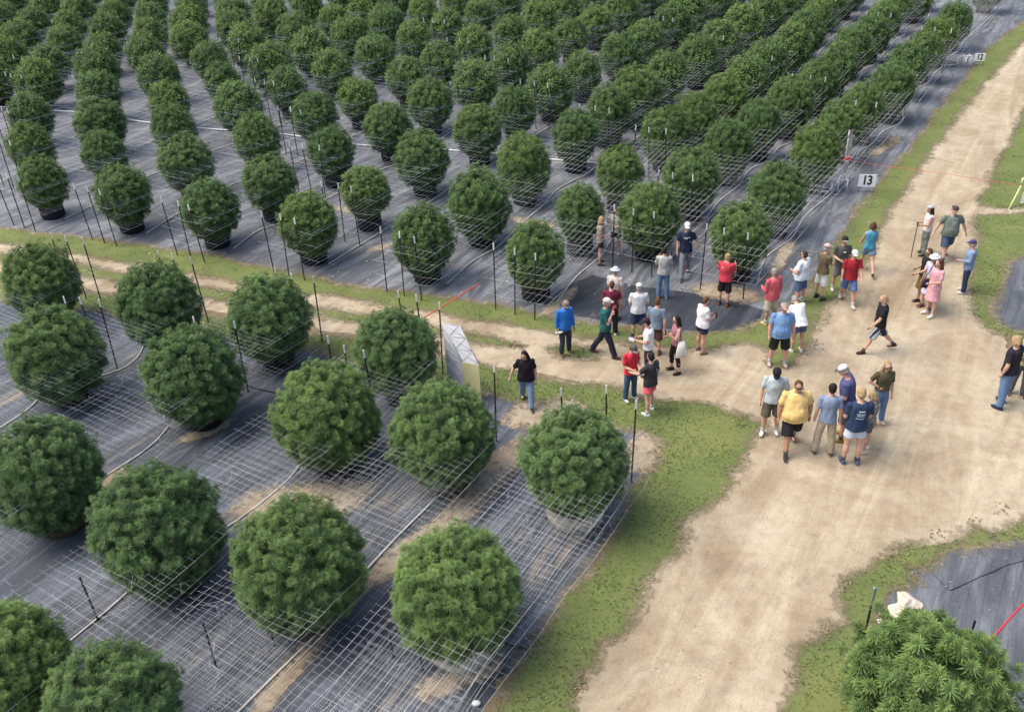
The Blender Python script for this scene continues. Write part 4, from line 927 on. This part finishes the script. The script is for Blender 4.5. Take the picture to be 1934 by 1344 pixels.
person((1226, 780), (1228, 668), 318, 'person in charcoal shirt and bright pink shorts', 0, 1.10, ((.035, .036, .042), 'tee'), ((.80, .12, .17), 'shorts'), 'dark', arms=('reach', 'down'), shoes=W_, blen='short', legs='easeR', print_=('back', [(.03, 1.30, .04, .08), (.03, 1.22, .05, .06)], (.25, .27, .30)))
P_['tank'] = person((1274, 703), (1277, 597), 262, 'woman in mauve tank top and black leggings with long dark hair', 0, .92, ((.33, .15, .17), 'tank'), (BK, 'leggings'), 'dark', long=.26, glasses=True, sleeve='none', arms=('phone', 'hold'), blen='capri', shoes=(.03, .02, .02), fem=True, legs='easeR')
P_['polo'] = person((1323, 665), (1322, 563), 68, 'woman in white polo and navy shorts looking at a phone', 2, 1.12, ((.76, .76, .78), 'tee'), ((.018, .028, .065), 'shorts'), 'auburn', arms=('hold', 'hold'), shoes=(.2, .15, .12), fem=True, blen='short', nod=18)
person((996, 765), (1001, 658), 182, 'woman in black shirt and blue jeans walking by the slanted box', 0, 1.18, ((.014, .012, .016), 'tee'), ((.17, .26, .40), 'jeans'), 'dark', long=.28, arms=('down', 'out'), blen='long', legs='walkL', shoes=(.05, .05, .05), fem=True, nod=22, turn=25)
# held things
M_phone = plain('phone_black', (.015, .015, .018), .3); M_paper = plain('paper_white', (.78, .78, .78), .8, .03); M_wood = plain('stick_wood', (.10, .065, .04), .7, .2)
def bphone(bm, w): box(bm, w + Vector((0, .02, .03)), (.075, .010, .15), bev=.003)
def bpaper(bm, w):
    vs = [[bm.verts.new(w + Vector((-.11 + .055 * i, -.02 + .07 * j, .012 * math.sin(i * 1.3 + j) + .02 * j))) for j in range(4)] for i in range(5)]
    for i in range(4):
        for j in range(3): bm.faces.new((vs[i][j], vs[i + 1][j], vs[i + 1][j + 1], vs[i][j + 1]))
    bmesh.ops.solidify(bm, geom=bm.faces[:], thickness=.003)
held(P_['red'], 1, 'phone', 'black phone held up by the man in red at the corner bush', bphone, M_phone)
held(P_['jeans'], 1, 'phone', 'phone held up by the man in grey shirt and jeans', bphone, M_phone)
held(P_['tank'], -1, 'phone', 'black phone held by the woman in the mauve tank top', bphone, M_phone)
held(P_['polo'], 1, 'phone', 'phone in the hands of the woman in white polo', bphone, M_phone)
held(P_['white'], -1, 'paper', 'sheet of white paper held by the man in plain white shirt', bpaper, M_paper)
held(P_['jacket'], 1, 'paper', 'crumpled white paper held by the man in blue jacket', bpaper, M_paper)
def bstick(bm, w): tube(bm, [Vector((w.x, w.y, .0)), Vector((w.x, w.y, w.z + .06))], [.013, .016], 8); ball(bm, Vector((w.x, w.y, w.z + .07)), .026)
held(P_['stick'], -1, 'walking_stick', 'dark walking stick held by the woman in white tank top', bstick, M_wood)
def bag(pr, at, size, name, label, mt, strap=True):
    t, J, off = pr[0], pr[1], pr[2]; bm = bmesh.new(); o = off @ Vector(at); sx, sy, sz = size
    loft(bm, [(o + Vector((0, 0, -sz)), sx * .5, sy * .95), (o + Vector((0, 0, -sz * .9)), sx, sy), (o + Vector((0, 0, -sz * .5)), sx, sy * .85), (o + Vector((0, 0, 0)), sx * .35, sy * .55)])
    if strap: sh = off @ Vector((at[0] * .8, 0, 1.47)); tube(bm, [o + Vector((0, -sy * .6, 0)), sh, o + Vector((0, sy * .6, 0))], .012, 6)
    bmesh.ops.translate(bm, vec=-o, verts=bm.verts)
    ob = from_bm(name, bm, mt); M = Matrix.Translation(t.location) @ Matrix.Rotation(t.rotation_euler.z, 4, 'Z'); ob.location = M @ o; ob.rotation_euler = (0, 0, t.rotation_euler.z)
    prop(ob, label, name.replace('_', ' '))
bag(P_['tank'], (-.25, -.06, 1.10), (.045, .14, .44), 'tote_bag', 'white tote bag on the shoulder of the woman in mauve tank top', cloth('tote', (.70, .69, .64)))
pk = [o for o in COL.objects if o.get('label', '').startswith('woman in pink dress')][0]
bag((pk, None, Matrix.Identity(4)), (.20, .10, .98), (.06, .15, .22), 'shoulder_bag', 'black shoulder bag worn with the pink dress', cloth('bag', (.02, .015, .04)))
hb_ = [o for o in COL.objects if o.get('label', '').startswith('woman with headband')][0]
bag((hb_, None, Matrix.Identity(4)), (.18, .05, .95), (.07, .14, .24), 'shoulder_bag', 'dark red bag hanging beside the navy printed shirt', cloth('bag', (.05, .015, .02)))

# ------------------------------------------------------------------ number boards, box, banner
M_board = plain('board_white', (.86, .86, .87), .6, .03); M_ink = plain('ink_black', (.012, .012, .015), .6)
fnt = None
def board(px, txt, w_, label):
    p = G(*px); t = thing('number_board', label, 'sign', (p.x, p.y, .012), math.atan2(p.x, p.y) * -1 * .45, 'white number boards beside the upper field')
    h_ = w_ * .78; lg = .22
    bm = bmesh.new(); box(bm, (0, 0, lg + h_ / 2), (w_, .012, h_), bev=.002); from_bm('panel', bm, M_board, t, False)
    bm = bmesh.new()
    for s in (-1, 1): tube(bm, [(s * w_ * .46, .012, 0), (s * w_ * .46, .012, lg + .12)], .006, 6)
    tube(bm, [(-w_ * .46, .012, .05), (w_ * .46, .012, .05)], .006, 6); from_bm('wire_stand', bm, plain('wire', (.05, .05, .055), .5), t)
    cu = bpy.data.curves.new('numeral', 'FONT'); cu.body = txt; cu.size = h_ * 1.02; cu.align_x = 'CENTER'; cu.align_y = 'CENTER'; cu.extrude = .001; cu.offset = .012 * w_ / .5; cu.space_character = .9
    o = bpy.data.objects.new('numeral', cu); COL.objects.link(o); dg = bpy.context.evaluated_depsgraph_get(); me = bpy.data.meshes.new_from_object(o.evaluated_get(dg)); bpy.data.objects.remove(o)
    me.name = 'numeral'; me.materials.clear(); me.materials.append(M_ink); q = link('numeral', me, t); q.rotation_euler = (R(90), 0, 0); q.location = (0, -.009, lg + h_ * .5); q.scale = (.82, 1, 1)
board((1634, 365), '13', .56, 'white board with black number 13 near the visitors')
board((1847, 125), '12', .46, 'white board with black number 12 far up the field edge')

# wedge shaped wrapped box
a = G(850, 738); b_ = G(878, 752); c_ = G(905, 757)
wd = (c_ - b_); dp = (a - b_); wd = wd.normalized() * .44; dp = dp.normalized() * .55
t = thing('wrapped_box', 'tall wedge shaped box, white lattice sheet on top and yellow front', 'box', (b_.x, b_.y, .012))
def wedge(bm, pts, M=None):
    vs = [bm.verts.new(p) for p in pts]
    for f in ((0, 1, 2, 3), (7, 6, 5, 4), (0, 4, 5, 1), (1, 5, 6, 2), (2, 6, 7, 3), (3, 7, 4, 0)): bm.faces.new([vs[i] for i in f])
    bmesh.ops.recalc_face_normals(bm, faces=bm.faces[:])
z = Vector((0, 0, 0)); H1, H2 = 1.02, 1.85
bm = bmesh.new(); wedge(bm, [z, wd, wd + dp, dp, Vector((0, 0, H1)), wd + Vector((0, 0, H1)), wd + dp + Vector((0, 0, H2)), dp + Vector((0, 0, H2))])
bmesh.ops.bevel(bm, geom=bm.edges[:], offset=.012, segments=2, affect='EDGES')
mt, nt_, bb_ = mat_new('wrap_white'); v_ = nt_.nodes.new('ShaderNodeTexCoord')
nt_.links.new(ramp(nt_, nz(nt_, v_.outputs['Object'], 3, 4), [(.3, (.76, .77, .80)), (.7, (.86, .86, .87))]), bb_.inputs['Base Color']); bb_.inputs['Roughness'].default_value = .45
bump(nt_, bb_, nz(nt_, v_.outputs['Object'], 6, 5, .6, 1), .5, .03)
from_bm('white_wrap', bm, mt, t, False)
nrm = Vector((wd.y, -wd.x, 0)).normalized()
if nrm.dot(dp) > 0: nrm = -nrm
bm = bmesh.new(); e = nrm * .008; m0 = wd * .03
wedge(bm, [q + e for q in (m0, wd * .97, wd * .97 - nrm * .004, m0 - nrm * .004)] + [q + e + Vector((0, 0, H1 * .985)) for q in (m0, wd * .97, wd * .97 - nrm * .004, m0 - nrm * .004)])
from_bm('yellow_front', bm, plain('panel_yellow', (.80, .76, .38), .6, .06), t, False)
bm = bmesh.new(); top = lambda u, v: wd * u + dp * v + Vector((0, 0, H1 + (H2 - H1) * v + .012))
for k in range(3):
    v0, v1 = k / 3, (k + 1) / 3; tube(bm, [top(.05, v0), top(.95, v1)], .007, 5); tube(bm, [top(.95, v0), top(.05, v1)], .007, 5); tube(bm, [top(.05, v1), top(.95, v1)], .007, 5)
for k in range(3):
    z0_, z1_ = .3 + .35 * k, .3 + .35 * (k + 1); sd = -wd.normalized() * .012
    tube(bm, [sd + Vector((0, 0, min(z0_, H1))), dp + sd + Vector((0, 0, z1_ + .25))], .006, 5); tube(bm, [sd + Vector((0, 0, min(z1_, H1))), dp + sd + Vector((0, 0, z0_ + .25))], .006, 5)
for u in (.02, .98): tube(bm, [top(u, 0), top(u, 1)], .012, 6)
from_bm('lattice', bm, plain('lattice_grey', (.50, .50, .53), .6, .06), t)

# narrow white pennant seen edge on
p = G(1590, 338); t = thing('pennant', 'narrow wavy white pennant on a thin pole near board 13', 'flag', (p.x, p.y, .01))
bm = bmesh.new(); tube(bm, [(0, 0, 0), (0, 0, 1.75)], .012, 8); from_bm('pole', bm, M_pvc, t)
bm = bmesh.new(); N = 22; L = []; Rr = []
for k in range(N):
    zz = .22 + 1.5 * k / (N - 1); wdt = .11 + .08 * abs(math.sin(k * 1.1)) + (.12 if k == N - 4 else 0); xo = .02 * math.sin(k * .9)
    L.append(bm.verts.new((xo - .01, .02 * math.sin(k), zz))); Rr.append(bm.verts.new((xo + wdt, .05 * math.cos(k * .8), zz)))
for k in range(N - 1): bm.faces.new((L[k], Rr[k], Rr[k + 1], L[k + 1]))
bmesh.ops.solidify(bm, geom=bm.faces[:], thickness=.006)
from_bm('cloth', bm, plain('flag_white', (.86, .88, .84), .7, .1), t)
bm = bmesh.new(); ball(bm, (0, 0, 0), (.12, .05, .05)); ball(bm, (.08, 0, .03), (.06, .05, .06)); o = from_bm('red_ribbon', bm, plain('ribbon_red', (.5, .02, .02), .7), None); g = G(1600, 300, .75); o.location = g; prop(o, 'red ribbon bow tied beside the white pennant', 'ribbon')
# pvc stand
def frame_stand(px, w_, h_, label, rz=0.0, legs=2):
    p = G(*px); bm = bmesh.new()
    for x in (0, w_): tube(bm, [(x, 0, 0), (x, 0, h_)], .028, 8)
    tube(bm, [(-.03, 0, h_), (w_ + .03, 0, h_)], .028, 8); tube(bm, [(w_, 0, h_), (w_, .3, h_), (w_, .3, 0)], .024, 8)
    o = from_bm('pipe_stand', bm, M_pvc); o.location = (p.x, p.y, .012); o.rotation_euler = (0, 0, rz); prop(o, label, 'stand', 'white pipe stands at the row ends')
frame_stand((1581, 363), .30, .42, 'white pipe frame by the near board with number 13')
frame_stand((1806, 126), .35, .45, 'larger white pipe frame by the far board with number 12')
frame_stand((1822, 127), .22, .50, 'smaller white pipe frame next to board 12')
bm = bmesh.new(); tube(bm, [(0, 0, .02), (0, 0, .34)], .045, 10); tube(bm, [(-.35, 0, .03), (0, 0, .03)], .025, 8)
o = from_bm('pipe_stub', bm, M_pvc); g = G(1569, 363); o.location = (g.x, g.y, .01); prop(o, 'white upright pipe stub on the mat left of board 13', 'pipe')
# right edge: hose pipe and small board
bm = bmesh.new(); a = G(1929, 350, .6); b2 = G(1905, 396); tube(bm, [b2, a], .03, 8); tube(bm, [a, a + Vector((0, 0, .25))], .035, 8)
prop(from_bm('leaning_pipe', bm, plain('pipe_yellow', (.50, .55, .28), .6, .1)), 'yellow green pipe leaning in the grass at the right edge', 'pipe')
p = G(1934, 392); t = thing('small_board', 'small white board on short legs cut off by the right edge', 'sign', (p.x + .06, p.y, .012))
bm = bmesh.new(); box(bm, (0, 0, .34), (.42, .012, .40), bev=.002); from_bm('panel', bm, M_board, t, False)
bm = bmesh.new(); [tube(bm, [(s * .18, .012, 0), (s * .18, .012, .2)], .008, 6) for s in (-1, 1)]; from_bm('legs', bm, M_post, t)
# crumpled sack and cup by the bottom right bush
bm = bmesh.new(); NX, NY = 46, 22; gv = []
for i_ in range(NX):
    row_ = []
    for j_ in range(NY):
        x = (i_ / (NX - 1) - .5) * .95; y = (j_ / (NY - 1) - .5) * (.34 + .14 * math.sin(i_ * .33 + 1)); y += .10 * math.sin(x * 4.2)
        edge = min(1, 4 * min(i_, NX - 1 - i_) / NX + .05) * min(1, 4 * min(j_, NY - 1 - j_) / NY + .02)
        z = .012 + edge * (.075 + .05 * abs(noise.noise(Vector((x * 7, y * 9, 2)))) * 2 + .03 * noise.noise(Vector((x * 19, y * 21, 5))))
        row_.append(bm.verts.new((x + .02 * noise.noise(Vector((x * 9, y * 9, 9))), y + .03 * noise.noise(Vector((x * 8, y * 8, 1))), z)))
    gv.append(row_)
for i_ in range(NX - 1):
    for j_ in range(NY - 1): bm.faces.new((gv[i_][j_], gv[i_ + 1][j_], gv[i_ + 1][j_ + 1], gv[i_][j_ + 1]))
o = from_bm('crumpled_sack', bm, plain('sack_cream', (.60, .52, .41), .85, .14), None); g = G(1700, 1158); o.location = (g.x, g.y, .004); o.rotation_euler = (0, 0, .55); prop(o, 'crumpled cream sack lying behind the bottom right bush', 'sack')
# small litter: stones, leaf scraps on the mats and verge
rl = random.Random(8)
def scraps(name, label, spots, mt, s):
    bm = bmesh.new()
    for (x, y) in spots:
        g = G(x, y); r_ = s * rl.uniform(.5, 1.2)
        M = Matrix.Translation((g.x, g.y, .02)) @ Matrix.Rotation(rl.uniform(0, 6), 4, 'Z') @ Matrix.Diagonal((r_, r_ * rl.uniform(.4, .9), r_ * .35, 1))
        bmesh.ops.create_icosphere(bm, subdivisions=1, radius=1, matrix=M)
    prop(from_bm(name, bm, mt, None, False), label, None, None, 'stuff')
scraps('road_stones', 'small stones and clods scattered over the dirt road', [(rl.uniform(900, 1934), rl.uniform(640, 1344)) for _ in range(260)], plain('stone', (.34, .28, .21), .9, .3), .022)
scraps('mat_scraps', 'pale scraps and dry leaves lying on the upper ground cover', [(rl.uniform(60, 1700), rl.uniform(120, 560)) for _ in range(420)], plain('scrap', (.40, .39, .34), .9, .3), .045)
scraps('dark_clods', 'dark soil clods fringing the verges', [(x + rl.uniform(-14, 14), y + rl.uniform(-12, 12)) for (x, y) in [(1095, 1290), (1150, 1210), (1225, 1100), (1290, 1020), (1370, 920), (1600, 1105), (1560, 1190), (1500, 1280), (1700, 1040), (1770, 1010), (1840, 985), (1890, 960), (1850, 560), (1660, 420), (1560, 600), (1540, 650)] for _ in range(16)], plain('clod', (.24, .19, .125), .95, .3), .030)
g = G(900, 1331); bm = bmesh.new(); ball(bm, (0, 0, .04), (.07, .05, .045)); o = from_bm('pale_stone', bm, plain('pale_stone', (.7, .7, .68), .8)); o.location = (g.x, g.y, .01); prop(o, 'single white stone on the mat near the bottom edge', 'stone')

# folds in the bottom right ground cover
for px, lb in (([(1747, 1072), (1768, 1090), (1794, 1115)], 'dark fold line in the bottom right ground cover, left branch'), ([(1794, 1115), (1832, 1098), (1870, 1081), (1905, 1068), (1945, 1056)], 'dark fold line in the bottom right ground cover, right branch'),
               ([(1480, 470), (1540, 480)], 'seam in the upper ground cover'), ([(1640, 330), (1700, 338)], 'seam'), ([(1590, 372), (1545, 366)], 'seam')):
    pts = [G(*q) for q in px]; V = []; Fc = []
    out = []
    for a, b in zip(pts, pts[1:]):
        n = max(2, int((b - a).length / .1)); out += [a.lerp(b, k / n) for k in range(n)]
    out.append(pts[-1])
    for k, p in enumerate(out):
        d = (out[min(k + 1, len(out) - 1)] - out[max(k - 1, 0)]).normalized(); nn = Vector((-d.y, d.x, 0)); wv_ = .012 + .010 * noise.noise(p * 4); p = p + nn * .03 * noise.noise(p * 2.2)
        V += [tuple(p + nn * wv_ + Vector((0, 0, .011))), tuple(p + Vector((0, 0, .024))), tuple(p - nn * wv_ + Vector((0, 0, .011)))]
    for k in range(len(out) - 1): b0 = k * 3; Fc += [(b0, b0 + 1, b0 + 4, b0 + 3), (b0 + 1, b0 + 2, b0 + 5, b0 + 4)]
    me = bpy.data.meshes.new('mat_fold'); me.from_pydata(V, [], Fc); prop(link('mat_fold', me, None, M_tarp), lb, None, None, 'structure')
